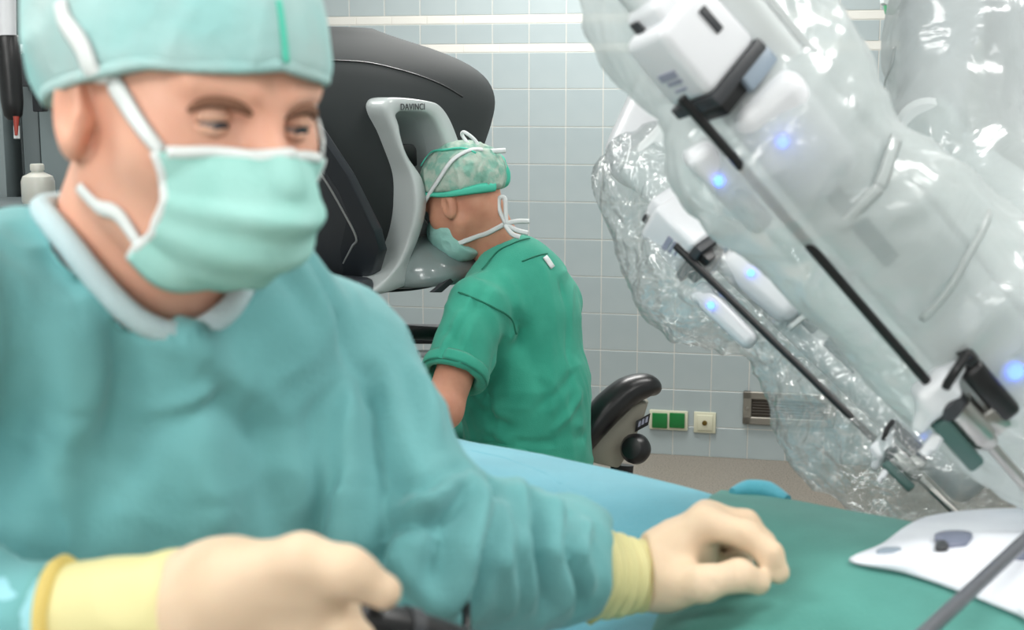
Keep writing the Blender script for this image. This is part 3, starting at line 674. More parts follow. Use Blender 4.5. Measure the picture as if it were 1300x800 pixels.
sdfobj('scrub_trousers', trous, (-.95, 2.7, .02), (.35, 3.95, .95), .009, M['scrub'], per, lambda v: .004*ridge(v*np.array([9, 9, 14.])))
for a in (ankN, ankF):
    sdfobj('clog', union([cap(a+UZ*-.045, a+fb*.17-UZ*.05, .046, .04)], .01), a-.2, a+np.array([.2, .3, .1]), .008, M['offwhite'], per)
# sleeve hem band
rh = frame(axN, UZ); hc = shN+(elN-shN)*.70; pts = []
for k in range(41):
    a = 2*math.pi*k/40; d = rh[:, 0]*math.cos(a)+rh[:, 1]*math.sin(a); t = .0; p = hc-axN*.018
    for _ in range(40): t += .7*abs(top_f((p+d*t)[None])[0])
    pts.append(p+d*(t+.004))
ribbon('sleeve_hem', pts, .030, .002, M['scrub'], top, top_f, n=1, o=.003)
rb = [S(583, 372), S(603, 380), S(628, 392), S(648, 405), S(655, 424)]
ribbon('shoulder_seam', rb, .004, .001, M['scrub_seam'], top, top_f, o=.004)
ribbon('neck_seam', [S(612, 344), S(630, 322), S(652, 310), S(672, 304)], .0035, .001, M['scrub_seam'], top, top_f, o=.004)
ribbon('yoke_seam', [S(662, 333), S(680, 326), S(694, 323)], .003, .001, M['scrub_seam'], top, top_f, o=.004)
ribbon('neck_tag', [S(690, 327), S(700, 341)], .022, .001, M['strap'], top, top_f, o=.006, n=4)
# cap
cp1, cp2 = P(527, 250, 3.2), P(642, 238, 3.3)
capn = unit(np.cross(cp2-cp1, lb)); capn = capn if capn[2] < 0 else -capn
plane = half(cp1+UZ*.002, capn)
hsmooth = xf(union([ell((0, -.010, .032), (.080, .102, .090)), ell((0, .03, -.03), (.062, .064, .08))], .03), HRb, HOb)
bunch = union([ell(P(624, 224, 3.30), (.03, .05, .042), np.stack([-fb, lb, UZ], 1)), sph(P(611, 212, 3.28), .045)], .03)
capf = inter(lambda p: smin(hsmooth(p)-.010, bunch(p), .03), plane, .012)
def dcap(v):
    back = np.clip(((v-P(612, 225, 3.28))@(-fb))/.04, 0, 1)
    return .0018*ridge(v*38+2*vnoise(v*20)[:, None])+back*.005*ridge(v*np.array([60, 60, 25.]))
cpo = sdfobj('surgical_cap', capf, HOb-np.array([.2, .2, .1]), HOb+np.array([.2, .2, .18]), .0032, M['cap_thin'], per, dcap)
sdfobj('cap_bunch', inter(lambda p: smin(bunch(p), 9, .01)-.0035, plane, .012), P(630, 222, 3.3)-.12, P(630, 222, 3.3)+.12, .003, M['cap_edge'], cpo, lambda v: .005*ridge(v*np.array([50, 50, 22.])))
SC = lambda x, y: trace(lambda p: np.minimum(hsmooth(p)-.010, bunch(p)), x, y, t0=2.6)
capg = lambda p: smin(hsmooth(p)-.012, bunch(p)-.003, .03)
ribbon('cap_hem', [SC(528, 246), SC(545, 247), SC(565, 247), SC(590, 243), SC(610, 239), SC(628, 237)], [.010, .010, .011, .016, .022, .02], .003, M['cap_edge'], cpo, capg, o=.002)
ribbon('cap_piping', [SC(526, 207), SC(545, 197), SC(565, 192), SC(588, 190), SC(604, 196)], .005, .002, M['cap_edge'], cpo, capg, o=.003)
# mask
def mask_sdf(R, O):
    def f(p):
        r = union([ell((0, .045, -.055), (.062, .076, .062)), ell((0, .085, -.035), (.026, .045, .034)), ell((0, .05, -.095), (.045, .045, .03))], .03)(p); return r
    return xf(f, R, O)
mk = mask_sdf(HRb, HOb)
mreg = lambda p: np.maximum(np.maximum(p[:, 2]+.004+.10*np.maximum(np.abs(p[:, 0])-.02, 0), -(p[:, 2]+.142)), .028-p[:, 1])
mkf = inter(lambda p: mk(p)-.004, xf(mreg, HRb, HOb), .004)
mo = sdfobj('face_mask', mkf, HOb-np.array([.2, .2, .25]), HOb+np.array([.2, .2, .1]), .003, M['mask'], per, lambda v: .0014*ridge(v*45))
HS = union([hsmooth, neckb, mk], .01); SH = lambda x, y: trace(HS, x, y, t0=2.6)
ribbon('upper_tie', [SH(537, 284), SH(543, 266), SC(556, 232), SC(575, 205), SC(598, 192), SC(612, 192)], .011, .0015, M['strap'], mo, lambda p: np.minimum(capg(p), HS(p)), o=.004)
ribbon('lower_tie', [SH(572, 312), SH(590, 306), SH(612, 298), SH(628, 291), SH(640, 284)], .012, .0015, M['strap'], mo, HS, o=.003)
def loose(name, pts, w=.011): return ribbon(name, [P(*p) for p in pts], w, .0015, M['strap'], mo, None, nrm=(.25, -1, .15))
loose('bow_loop', [(610, 193, 3.2), (598, 186, 3.2), (587, 172, 3.21), (590, 168, 3.2), (603, 178, 3.2), (611, 192, 3.2)], .008)
loose('bow_end', [(608, 192, 3.2), (625, 192, 3.2), (642, 191, 3.2)])
loose('bow_loop', [(642, 284, 3.2), (634, 266, 3.2), (634, 252, 3.2), (641, 252, 3.2), (642, 268, 3.2), (643, 284, 3.2)], .010)
loose('bow_end', [(641, 284, 3.2), (657, 281, 3.2), (672, 281, 3.2)]); loose('bow_end', [(641, 284, 3.2), (655, 292, 3.2), (670, 296, 3.2)]); loose('bow_end', [(641, 285, 3.2), (650, 297, 3.19), (660, 301, 3.19)])
# ================================================================== DRAPED TABLE
TZ = 1.085
far = [onz(x, y, TZ) for x, y in [(560, 558), (600, 568), (690, 582), (800, 604), (920, 634), (1000, 655), (1120, 690), (1300, 745)]]
def far_y(x):
    xs = [p[0] for p in far]; ys = [p[1] for p in far]; return np.interp(x, [-.35]+xs+[1.3], [ys[0]+.05]+ys+[ys[-1]-.15])
def heightfield(name, x0, x1, ynear, yfar, zf, mat_, parent=None, nx=90, ny=70, skirt=.35, thick=.004):
    G = []
    for i in range(nx+1):
        x = x0+(x1-x0)*i/nx; row = []
        ya, yb = ynear(x), yfar(x)
        for k in range(8): row.append((x, ya-.02*(k > 0)*0+(-.012*(8-k)/8), zf(x, ya)-.012-skirt*(8-k)/8))
        for j in range(ny+1):
            y = ya+(yb-ya)*j/ny; row.append((x, y, zf(x, y)-.012*max(0, 1-min(y-ya, yb-y)/.012)**2))
        for k in range(1, 9): row.append((x, yb+.012*k/8, zf(x, yb)-.012-skirt*k/8))
        G.append(row)
    return grid(name, np.array(G), mat_, parent, thick)
def n2(x, y, s=1.): return float(vnoise(np.array([[x*s, y*s, .37]]))[0])
def zbase(x, y):
    yf = far_y(x); d = yf-y
    z = TZ - .05*math.exp(-(max(d, 0)/.03)**1.2)*0 + .0
    z += .022*math.exp(-((d-.16)/.16)**2)*np.clip((.42-x)/.3, 0, 1) - .045*np.clip((d-.30)/.25, 0, 1)*np.clip((.25-x)/.2, 0, 1)
    return z + .004*n2(x, y, 6)
def zblue(x, y): return zbase(x, y)+.003*math.sin(14*(x*.6+y))
tb = onz(900, 760, TZ)
table = thing('operating_table', (.55, 1.45, 0), 'operating table hidden under blue and green surgical drapes', 'table')
box('tabletop', (.50, 1.36, .96), (.50, .13, .035), M['black'], table, bev=.02); box('column', (.55, 1.36, .5), (.12, .1, .44), M['steel'], table, bev=.02); box('base', (.55, 1.36, .05), (.38, .22, .05), M['dark'], table, bev=.03)
yn = lambda x: 1.06+.10*np.clip((.1-x)/.2, 0, 1)+0*x
blue = heightfield('blue_drape', -.10, 1.15, yn, far_y, zblue, M['drape_blue'])
tag(blue, 'large bright blue surgical drape covering the far side of the table', 'drape')
tube('drape_fold', [(p[0], p[1], zblue(p[0], p[1])+.0012) for p in [onz(598, 586, TZ), onz(640, 596, TZ), onz(690, 622, TZ), onz(712, 640, TZ)]], .0014, M['drape_blue'], blue, 8)
def gfar(x): return min(far_y(x)+.005, float(np.interp(x, [.07, .106, .188, .25, .265, 1.3], [1.05, 1.14, 1.36, 1.58, 1.75, 1.75])))
gx0 = .06
def zgreen(x, y):
    e = np.clip((x-.2)/.3, 0, 1)
    z = zblue(x, y)+.008+.028*math.exp(-((x-.55)/.30)**2-((y-1.38)/.26)**2)+.0035*math.sin(26*(y-.6*x))*math.exp(-((x-.2)/.15)**2)+.003*n2(x, y, 9)
    return z
green = heightfield('green_drape', gx0, 1.19, lambda x: 1.04, gfar, zgreen, M['drape_green'], nx=100, skirt=.2)
tag(green, 'dark green surgical drape over the near part of the table, under the resting hand', 'drape')
tq = [onz(945, 618, TZ+.035), onz(985, 620, TZ+.035)]
tl = tube('drape_roll', spline([onz(930, 626, TZ+.02), onz(950, 622, TZ+.02), onz(975, 624, TZ+.02), onz(1000, 634, TZ+.02)], 4), [.006, .012, .012, .005], M['drape_blue'], None, 10)
tag(tl, 'small rolled teal drape corner poking up at the far edge of the green drape', 'drape')
# white sheet with spots (patch around the ports)
def zg(px, py, o=0):
    p = onz(px, py, TZ+.03)
    for _ in range(6): p = onz(px, py, zgreen(p[0], p[1])+o)
    return p
outl = [(1078, 712), (1120, 690), (1150, 668), (1180, 655), (1240, 647), (1330, 645), (1500, 650), (1500, 800), (1330, 795), (1290, 780), (1220, 752), (1150, 728)]
cpx, cpy = 1270, 712; G = []
for k in (0.02, .25, .5, .75, .92, 1.0, 1.0):
    row = []
    for px, py in dense(outl, 5):
        o = .012*(1-k**3)+.006 if len(G) < 6 else .001
        row.append(zg(cpx+(px-cpx)*k, cpy+(py-cpy)*k, o))
    G.append(row)
pad = grid('incision_sheet', np.array(G), M['pad'], None, 0, closed=True); tag(pad, 'white sheet with slate grey spots around the ports, on the green drape', 'sheet')
def spot(name, cx, cy, rx, ry, m, par, o=.012, amp=.15, n=18):
    pts = [zg(cx+rx*math.cos(a)*(1+amp*math.sin(3*a+cx)), cy+ry*math.sin(a)*(1+amp*math.cos(2*a)), 0)+np.array([0, 0, o]) for a in np.linspace(0, 2*math.pi, n, endpoint=False)]
    c = sum(pts)/n; G = [[c]*n, [c+(p-c)*.6 for p in pts], pts, [p-np.array([0, 0, .004]) for p in pts]]
    return grid(name, np.array(G), m, par, 0, closed=True)
spot('spot', 1210, 708, 23, 11, M['padspot'], pad, .020); spot('spot', 1194, 718, 8, 6, M['dark'], pad, .021); spot('faint_spot', 1130, 714, 16, 5, M['greyblue'], pad, .012); spot('spot', 1296, 728, 14, 9, M['padspot'], pad, .020)

# ================================================================== STANDING SURGEON
ff = unit([math.sin(math.radians(46)), -math.cos(math.radians(46)), 0]); lf = np.cross(UZ, ff)
HR = hframe(ff, math.radians(11), math.radians(-4)); HO = P(236, 122, .95); SC_H = 1.0
LH = lambda p: HO+HR@np.asarray(p, float)
headf = xf(HEAD, HR, HO)
sL = P(418, 455, 1.15); sR = P(-110, 405, .91); eL = P(532, 700, 1.075); wL = P(806, 728, 1.25); eR = P(-330, 850, .93); wR = P(120, 782, .845)
ffb = unit([.643, -.766, 0]); lfb = np.cross(UZ, ffb); AXT = np.stack([lfb, ffb, UZ], 1)
neck = chain([(LH((0, -.02, -.04)), .058), (P(192, 300, 1.0), .060), (P(188, 360, 1.03), .066)], .03)
chestc = P(165, 520, 1.08)
trunk = union([ell(chestc+[0, 0, -.055], (.155, .10, .18), AXT), ell(P(165, 760, 1.16), (.15, .105, .22), AXT), cap(sR, sL, .055, .050), cap(P(165, 1000, 1.3), P(165, 1180, 1.45), .14, .15)], .08)
# left hand in glove (resting on the green drape)
def hand_left():
    W = P(812, 730, 1.25); 
    mc = [(893, 664, 1.245, .0145), (897, 658, 1.27, .0150), (905, 668, 1.295, .0145), (908, 690, 1.315, .013)]
    palm = [chain([(W, .020), (P(*m[:3]), m[3]-.001)], .02) for m in mc]+[chain([(W, .019), (P(858, 742, 1.235), .017)], .02), cap(P(860, 705, 1.26), P(880, 705, 1.265), .022, .018)]
    palm = union(palm, .022)
    idx = pchain([(893, 664, 1.245, .0140), (948, 680, 1.232, .0125), (977, 703, 1.222, .0112), (988, 727, 1.222, .0098)], .006)
    mid = pchain([(899, 657, 1.268, .0140), (946, 665, 1.268, .0122), (968, 690, 1.262, .011), (972, 712, 1.255, .0095)], .006)
    rng_ = pchain([(907, 668, 1.295, .0135), (944, 686, 1.300, .012), (940, 712, 1.290, .0105), (918, 716, 1.280, .0095)], .006)
    lit = pchain([(908, 690, 1.315, .012), (936, 706, 1.318, .0105), (930, 726, 1.31, .0095), (912, 728, 1.300, .0085)], .006)
    th = pchain([(848, 745, 1.235, .0205), (894, 741, 1.207, .0150), (938, 731, 1.203, .0132), (962, 740, 1.207, .0108)], .008)
    f = palm
    for g in (idx, mid, rng_, lit): 
        f = (lambda a, b: (lambda p: smin(a(p), b(p), .010)))(f, g)
    return lambda p: smin(f(p), th(p), .014)
HL = hand_left()
def hand_right():
    W = P(165, 786, .845)
    palm = union([chain([(W, .024), (P(395, 742, .80), .017)], .02), chain([(W, .025), (P(405, 775, .82), .018)], .02), chain([(W, .025), (P(395, 822, .85), .018)], .02), chain([(W, .024), (P(380, 860, .87), .018)], .02), cap(P(290, 765, .83), P(360, 775, .825), .037, .032)], .03)
    th = pchain([(300, 745, .80, .022), (382, 712, .785, .0145), (440, 726, .78, .0130), (486, 751, .785, .0105)], .01)
    fs = [pchain([(405, 775, .82, .0165), (447, 818, .80, .0125), (440, 870, .81, .0115), (405, 880, .83, .010)], .008),
          pchain([(395, 822, .85, .0165), (440, 860, .83, .0125), (425, 910, .84, .0115), (390, 905, .86, .010)], .008),
          pchain([(385, 850, .87, .015), (425, 890, .86, .0120), (410, 935, .86, .011), (378, 928, .88, .0095)], .008),
          pchain([(378, 870, .89, .014), (410, 915, .885, .0105), (395, 950, .885, .0095), (368, 945, .9, .0085)], .008)]
    f = palm
    for g in fs: f = (lambda a, b: (lambda p: smin(a(p), b(p), .010)))(f, g)
    return lambda p: smin(f(p), th(p), .018)
HRt = hand_right()
armsf = union([chain([(sL, .046), (eL, .038), (wL, .022)], .02), chain([(sR, .048), (eR, .040), (wR, .025), (P(270, 778, .838), .022)], .02)], .02)
hipc = np.array([chestc[0]-.02, chestc[1]+.12, 0])
legs = union([chain([(hipc+lf*s*.09+UZ*.88, .09), (hipc+lf*s*.09+UZ*.48, .06), (hipc+lf*s*.09+UZ*.09, .042), (hipc+lf*s*.09+ff*.15+UZ*.04, .035)], .03) for s in (-1, 1)], .03)
hLin = lambda p: smax(HL(p), half(P(830, 730, 1.25), P(760, 730, 1.24)-P(850, 730, 1.25))(p), .004)
hRin = lambda p: smax(HRt(p), half(P(260, 780, .84), P(60, 795, .845)-P(260, 780, .84))(p), .004)
handsin = lambda p: np.minimum(hLin(p), hRin(p))+.0022
# gown
g_torso = union([ell(chestc+[0, 0, -.045], (.19, .125, .19), AXT), ell(P(185, 640, 1.11), (.185, .135, .22), AXT), cap(sR, sL, .060, .056), cap(P(185, 395, 1.03), P(300, 400, 1.06), .068, .066),
                 cap(P(170, 760, 1.16), np.array([chestc[0], chestc[1]+.13, .50]), .155, .20), cap(P(60, 385, .97), P(130, 370, 1.0), .06, .06)], .05)
g_armL = chain([(sL, .060), (P(472, 562, 1.11), .056), (eL, .062), (P(640, 708, 1.15), .057), (P(715, 712, 1.20), .050), (P(755, 722, 1.232), .042), (P(768, 726, 1.24), .034)], .02)
NCUT = unit([1, .05, -.12]); g_armL0 = g_armL; g_armL = inter(g_armL0, half(P(762, 727, 1.235), NCUT), .006)
g_armR = chain([(sR, .066), (eR, .066), (P(-80, 815, .88), .055), (P(40, 800, .86), .043)], .03)
gown0 = lambda p: smin(smin(g_torso(p), g_armL(p), .035), g_armR(p), .03)
nk = chain([(LH((0, -.02, -.04)), .066), (P(190, 290, .99), .070), (P(196, 326, .985), .066)], .02)
gown1 = sub(gown0, nk, .008)
gown1 = inter(gown1, half(np.array([0, 0, .34]), (0, 0, -1)), .02)
clothed = union([trunk, armsf], .03)
in_sleeve = lambda p: gown0(p)+.030
clothed2 = lambda p: smax(clothed(p), in_sleeve(p), .006)
wrists = union([cap(P(700, 712, 1.2), P(835, 730, 1.252), .020, .022), cap(P(0, 805, .865), P(290, 778, .838), .024, .024)], .01)
bodyf2 = lambda p: smin(smin(smin(headf(p), neck(p), .022), clothed2(p), .015), np.minimum(smin(wrists(p), handsin(p), .008), legs(p)), .01)
man = sdfobj('person', bodyf2, (-.72, .62, 0), (.36, 1.55, 1.72), .0042, M['skin'])
tag(man, 'standing surgeon in teal gown, green mask and cap in the foreground', 'person')
# face details
for s in (-1, 1):
    c = LH((s*.032, .0755, -.002))
    lathe('eyeball', [(0, -.0128), (.0085, -.0095), (.0128, 0), (.0085, .0095), (0, .0128)], c, HR[:, 1], M['eye'], man, 20)
    g = unit(HR@np.array([.22, .9, -.38])); lathe('iris', [(.0066, .0112), (.0062, .0130), (0, .0134)], c, g, M['iris'], man, 16)
    pts = [LH((s*x, .094-.25*max(x-.02, 0), z-.010)) for x, z in ((.012, .0165), (.024, .0190), (.036, .0195), (.047, .0170), (.055, .0125))]
    V = spline(pts, 6); N = grad(headf, V); V = V-N*(headf(V)-.0005)[:, None]
    tube('eyebrow', V, [.002, .0042, .0042, .0034, .0015], M['brow'], man, 8)
SG = lambda x, y: trace(gown0, x, y)
def fold(l, wd, am): return [(SG(*l[i]), SG(*l[i+1]), wd*.9, am*1.7) for i in range(len(l)-1)]
segs = []
for l, wd, am in [([(120, 330), (200, 400), (262, 452), (325, 510)], .016, .006), ([(150, 400), (158, 480), (150, 560)], .014, -.007), ([(95, 400), (100, 520), (75, 600)], .022, .007),
    ([(60, 300), (110, 380)], .02, -.006), ([(20, 440), (30, 560), (20, 640)], .02, -.005), ([(390, 340), (430, 420), (460, 500)], .012, -.006), ([(350, 330), (392, 400)], .016, -.006),
    ([(370, 330), (410, 400)], .014, .005), ([(470, 480), (478, 600), (470, 690), (462, 740)], .012, -.016), ([(450, 500), (455, 620), (440, 720)], .018, .008),
    ([(500, 560), (505, 640), (478, 700)], .012, -.008), ([(200, 520), (250, 500), (262, 490)], .008, .003), ([(180, 545), (240, 525), (275, 505)], .008, -.003), ([(180, 560), (165, 620)], .01, -.004),
    ([(280, 480), (330, 560), (345, 660)], .018, -.005), ([(250, 540), (265, 640), (260, 700)], .018, .005), ([(130, 560), (140, 660)], .018, -.005), ([(360, 540), (380, 660)], .02, .005),
    ([(590, 620), (560, 680), (545, 740)], .010, -.010), ([(605, 625), (590, 700), (578, 760)], .010, .008), ([(622, 618), (612, 700), (590, 772)], .008, -.011),
    ([(500, 650), (545, 640), (590, 610)], .008, .006), ([(495, 665), (540, 668), (575, 650)], .008, -.007), ([(500, 610), (540, 625), (585, 600)], .008, -.005),
    ([(655, 625), (650, 690), (668, 760)], .010, .008), ([(672, 640), (668, 700), (690, 770)], .008, -.009), ([(700, 640), (690, 700), (710, 765)], .009, .007), ([(722, 650), (712, 700), (735, 770)], .007, -.007), ([(745, 665), (728, 700), (745, 745)], .007, .005),
    ([(632, 640), (630, 710), (640, 770)], .008, .006), ([(480, 690), (520, 740), (560, 765)], .012, .006), ([(490, 720), (530, 765)], .010, -.007), ([(520, 480), (545, 560)], .012, .006), ([(505, 470), (528, 560)], .010, -.005)]: segs += fold(l, wd, am)
cr = crease(segs)
def dgown(v):
    wob = vnoise(v*5)[:, None]
    return cr(v)+.0055*ridge(v*np.array([11, 11, 3.2])+1.5*wob)+.0022*ridge(v*np.array([16, 16, 22.])+2*wob)+.0012*ridge(v*40+2*wob)
gown = sdfobj('surgical_gown', gown1, (-.75, .6, .32), (.30, 1.6, 1.56), .0048, M['gown'], man, dgown)
# collar: follow the cut edge by sampling around the neck cut
A0 = LH((0, -.02, -.04)); A1 = P(200, 345, .985); nax = unit(A1-A0); RN = frame(nax, (1, 0, 0)); pts = []
for k in range(48):
    a = 2*math.pi*k/48; d = RN[:, 0]*math.cos(a)+RN[:, 1]*math.sin(a)
    best = None
    ts = np.linspace(-.02, .26, 140)
    # walk along the neck axis; radial distance where cut surface is crossed; find where gown surface meets it
    prev = None
    for t in ts:
        c = A0+nax*t; r = np.linspace(.02, .12, 60); q = c+d*r[:, None]; v = nk(q); i = np.argmax(v > 0)
        if v[i] <= 0: continue
        e = gown0(q[i:i+1])[0]
        if e < 0: best = q[i]; break
    if best is not None: pts.append(best)
pts.append(pts[0])
pts = np.array(pts); ker = np.ones(5)/5
sm_ = np.stack([np.convolve(np.r_[pts[-4:-1, i][-2:], pts[:, i], pts[1:3, i]], ker, 'valid') for i in range(3)], 1)
ribv, ribf = tube_vf(sm_, .0088, 10)
bm = bmesh.new(); vs = [bm.verts.new(v) for v in ribv]
for f in ribf: bm.faces.new([vs[i] for i in f])
bobj('collar', bm, mat('knit_collar', srgb(186, 208, 213), .9, bump=.4, bscale=400), gown, True)
lids(man, HR, HO, M['skin'], 4, -17)
# gown cuff and gloves
gl = lambda w, n: None
cutL = half(P(776, 728, 1.245), unit(P(830, 730, 1.255)-P(776, 728, 1.245))*-1)
def cufL(p): return pchain([(750, 728, 1.23, .0415), (778, 731, 1.24, .0365), (812, 731, 1.25, .0305), (832, 731, 1.252, .0285)], .004)(p)
glove_l = inter(lambda p: smin(HL(p), cap(P(806, 730, 1.25), P(835, 730, 1.252), .0285, .027)(p), .012), half(P(818, 730, 1.25), P(760, 730, 1.24)-P(850, 730, 1.25)), .003)
LO = P(880, 710, 1.26)
fr = crease([(P(826, 705, 1.225), P(834, 765, 1.225), .003, -.0012), (P(836, 700, 1.225), P(846, 770, 1.225), .003, -.001), (P(905, 735, 1.19), P(908, 750, 1.19), .003, -.001), (P(940, 668, 1.22), P(952, 690, 1.22), .004, .0012), (P(938, 722, 1.19), P(942, 740, 1.19), .003, -.001)])
gL = sdfobj('latex_glove', glove_l, LO-.13, LO+.13, .0022, M['glove'], man, lambda v: fr(v)+.0004*ridge(v*60))
cL = sdfobj('glove_cuff', inter(cufL, half(P(752, 728, 1.232), -NCUT), .003), P(785, 730, 1.24)-.09, P(785, 730, 1.24)+.09, .0022, M['cuff'], gL,
            lambda v: .0016*np.sin(((v-P(750, 728, 1.23))@unit(P(812, 731, 1.25)-P(750, 728, 1.23)))*520)+.0008*ridge(v*40))
axc = NCUT; RC = frame(axc, UZ)
tube('rolled_rim', [P(754, 728, 1.232)+(RC[:, 0]*math.cos(a)+RC[:, 1]*math.sin(a))*.0425 for a in np.linspace(0, 2*math.pi, 40)], .0028, M['cuffrim'], cL, 8)
RO = P(330, 790, .83)
gR = sdfobj('latex_glove', inter(HRt, half(P(225, 780, .84), P(60, 795, .845)-P(260, 780, .84)), .003), RO-.15, RO+.15, .0024, M['glove'], man, lambda v: .0006*ridge(v*40))
cR = sdfobj('glove_cuff', inter(pchain([(70, 795, .85, .033), (110, 792, .85, .036), (165, 788, .845, .037), (232, 781, .84, .0375), (250, 779, .84, .035)], .01), half(P(70, 795, .85), P(70, 795, .85)-P(200, 785, .845)), .003), P(150, 790, .85)-.11, P(150, 790, .85)+.11, .0025, M['cuff'], gR, lambda v: .0008*ridge(v*35))
axc = unit(P(200, 785, .845)-P(70, 795, .85)); RC = frame(axc, UZ)
tube('rolled_rim', [P(82, 794, .85)+(RC[:, 0]*math.cos(a)+RC[:, 1]*math.sin(a))*.0355 for a in np.linspace(0, 2*math.pi, 40)], .005, M['cuffrim'], cR, 8, 1.6)
sdfobj('knit_cuff', pchain([(-60, 812, .87, .046), (30, 798, .86, .037), (78, 795, .85, .033)], .01), P(0, 800, .87)-.1, P(0, 800, .87)+.1, .004, M['sleevecuff'], gown, lambda v: .0015*ridge(v*50))
# cap
hs = xf(union([ell((0, -.012, .034), (.081, .104, .094)), ell((0, .032, -.03), (.060, .062, .08))], .03), HR, HO)
back = ell(LH((0, -.045, .05)), (.078, .064, .082), HR)
def capreg(p):   # local plane: front edge above the brows, back edge at the nape
    q = (p-HO)@HR; return -(q[:, 2]-(.038-.055*np.clip((.06-q[:, 1])/.14, 0, 1)-.012*np.clip(np.abs(q[:, 0])/.07, 0, 1)))
capf0 = lambda p: smin(hs(p)-.009, back(p)-.004, .04)
capF = inter(capf0, capreg, .008)
cf = sdfobj('surgical_cap', capF, HO-np.array([.17, .17, .1]), HO+np.array([.17, .17, .18]), .0032, M['cap'], man, lambda v: .0014*ridge(v*np.array([30, 30, 14.])+2*vnoise(v*9)[:, None])+.0025*ridge(v*np.array([12, 12, 20.])))
def hemz(y, x): return .038-.055*np.clip((.06-y)/.14, 0, 1)-.012*np.clip(abs(x)/.07, 0, 1)
hp = []
for k in range(49):
    a = 2*math.pi*k/48; x, y = .09*math.sin(a), -.012+.112*math.cos(a)
    for _ in range(4):
        q = LH((x, y, hemz(y, x)+.003)); n_ = grad(capf0, q[None])[0]; q = q-n_*(capf0(q[None])[0]); l = (q-HO)@HR; x, y = l[0], l[1]
    hp.append(LH((x, y, hemz(y, x)+.002)))
ribbon('cap_hem', hp, .008, .0015, M['cap'], cf, capf0, n=2, o=.001)
SCF = lambda x, y: trace(capf0, x, y)
ribbon('cap_seam', [SCF(352, 2), SCF(358, 40), SCF(362, 80)], .004, .0015, M['cap_edge'], cf, capf0, o=.002)
# mask: pleated sheet over nose and chin
rows_, cols_ = 46, 60; G = []
for i in range(rows_):
    v = i/(rows_-1); row = []
    Wv = np.interp(v, [0, .3, .6, .85, 1], [.066, .068, .066, .058, .045]); Dv = np.interp(v, [0, .12, .35, .55, .75, .9, 1], [.074, .090, .108, .108, .095, .075, .050])
    for j in range(cols_):
        th = math.radians((-1+2*j/(cols_-1))*np.interp(v, [0, .5, 1], [60, 64, 74])); x = Wv*math.sin(th); c = max(math.cos(th), 0)
        y = .025+Dv*c**.85+.016*c**14*max(0, 1-v*1.6); pl = .0040*math.sin(v*20+.6)*(.3+.7*c) if .25 < v < .9 else 0
        z = -.020+.002*c-.012*(1-c)*(1-v)-.100*v+.03*(1-c)*v**1.5
        y += pl; row.append(LH((x*(1+pl*2), y, z)))
    G.append(row)
G = np.array(G); sh_ = G.shape; Q = G.reshape(-1, 3)
for _ in range(4):
    dd = headf(Q); Q = Q+grad(headf, Q, .004)*np.clip(.004-dd, 0, .02)[:, None]
    Q3 = Q.reshape(sh_); Q3[1:-1, 1:-1] = (Q3[1:-1, 1:-1]*2+Q3[:-2, 1:-1]*.5+Q3[2:, 1:-1]*.5+Q3[1:-1, :-2]*.5+Q3[1:-1, 2:]*.5)/4; Q = Q3.reshape(-1, 3)
G = Q.reshape(sh_)
fm = grid('face_mask', G, M['mask'], man, .0012)
ribbon('upper_binding', [G[0, j]+HR[:, 1]*.0008 for j in range(2, cols_-2, 4)], .007, .002, M['mask_white'], fm, None, nrm=ff, n=3)
for j in (0, cols_-1): ribbon('side_binding', [G[i, j] for i in range(0, rows_, 5)], .006, .002, M['mask_white'], fm, None, nrm=ff+lf*(-1 if j == 0 else 1), n=3)
HH = lambda p: np.minimum(np.minimum(capF(p), headf(p)), neck(p))
# which corner faces the camera: his right (j small = negative x)
c_up, c_lo = G[0, 1], G[rows_-6, 1]
SHH = lambda x, y: trace(HH, x, y)
ribbon('upper_tie', [c_up, SHH(168, 140), SHH(136, 98), SHH(106, 58), SHH(86, 28), SHH(80, 4)], [.008, .012, .016, .016, .014, .013], .0015, M['mask_white'], fm, HH, o=.003)
ribbon('lower_tie', [c_lo, SHH(152, 272), SHH(128, 262), SHH(110, 244), SHH(104, 236)], [.008, .011, .011, .011, .010], .0015, M['mask_white'], fm, HH, o=.003)
ribbon('far_tie', [G[0, -2], LH((.082, .03, .03)), LH((.088, -.01, .06)), LH((.085, -.05, .1))], .012, .0015, M['mask_white'], fm, HH, o=.003)
# black handle held in the right hand and its strap
hd = thing('camera_handpiece', P(520, 800, .86), 'black handpiece held in the gloved right hand at the bottom edge', 'handpiece')
tube('body', spline([P(395, 800, .845), P(450, 790, .85), P(520, 803, .87), P(600, 828, .90), P(680, 860, .93)], 6), [.008, .013, .0145, .014, .013, .012], M['black'], hd, 24)
tube('collar', [P(508, 801, .866), P(524, 805, .871)], .0165, M['dark'], hd, 24)
tube('button', [P(478, 776, .845), P(482, 772, .845)], .005, M['dark'], hd, 12)
tube('cable', spline([P(592, 768, 1.02), P(592, 795, 1.0), P(590, 850, .98), P(640, 900, .96), P(690, 865, .935)], 6), .0035, M['black'], hd, 10)
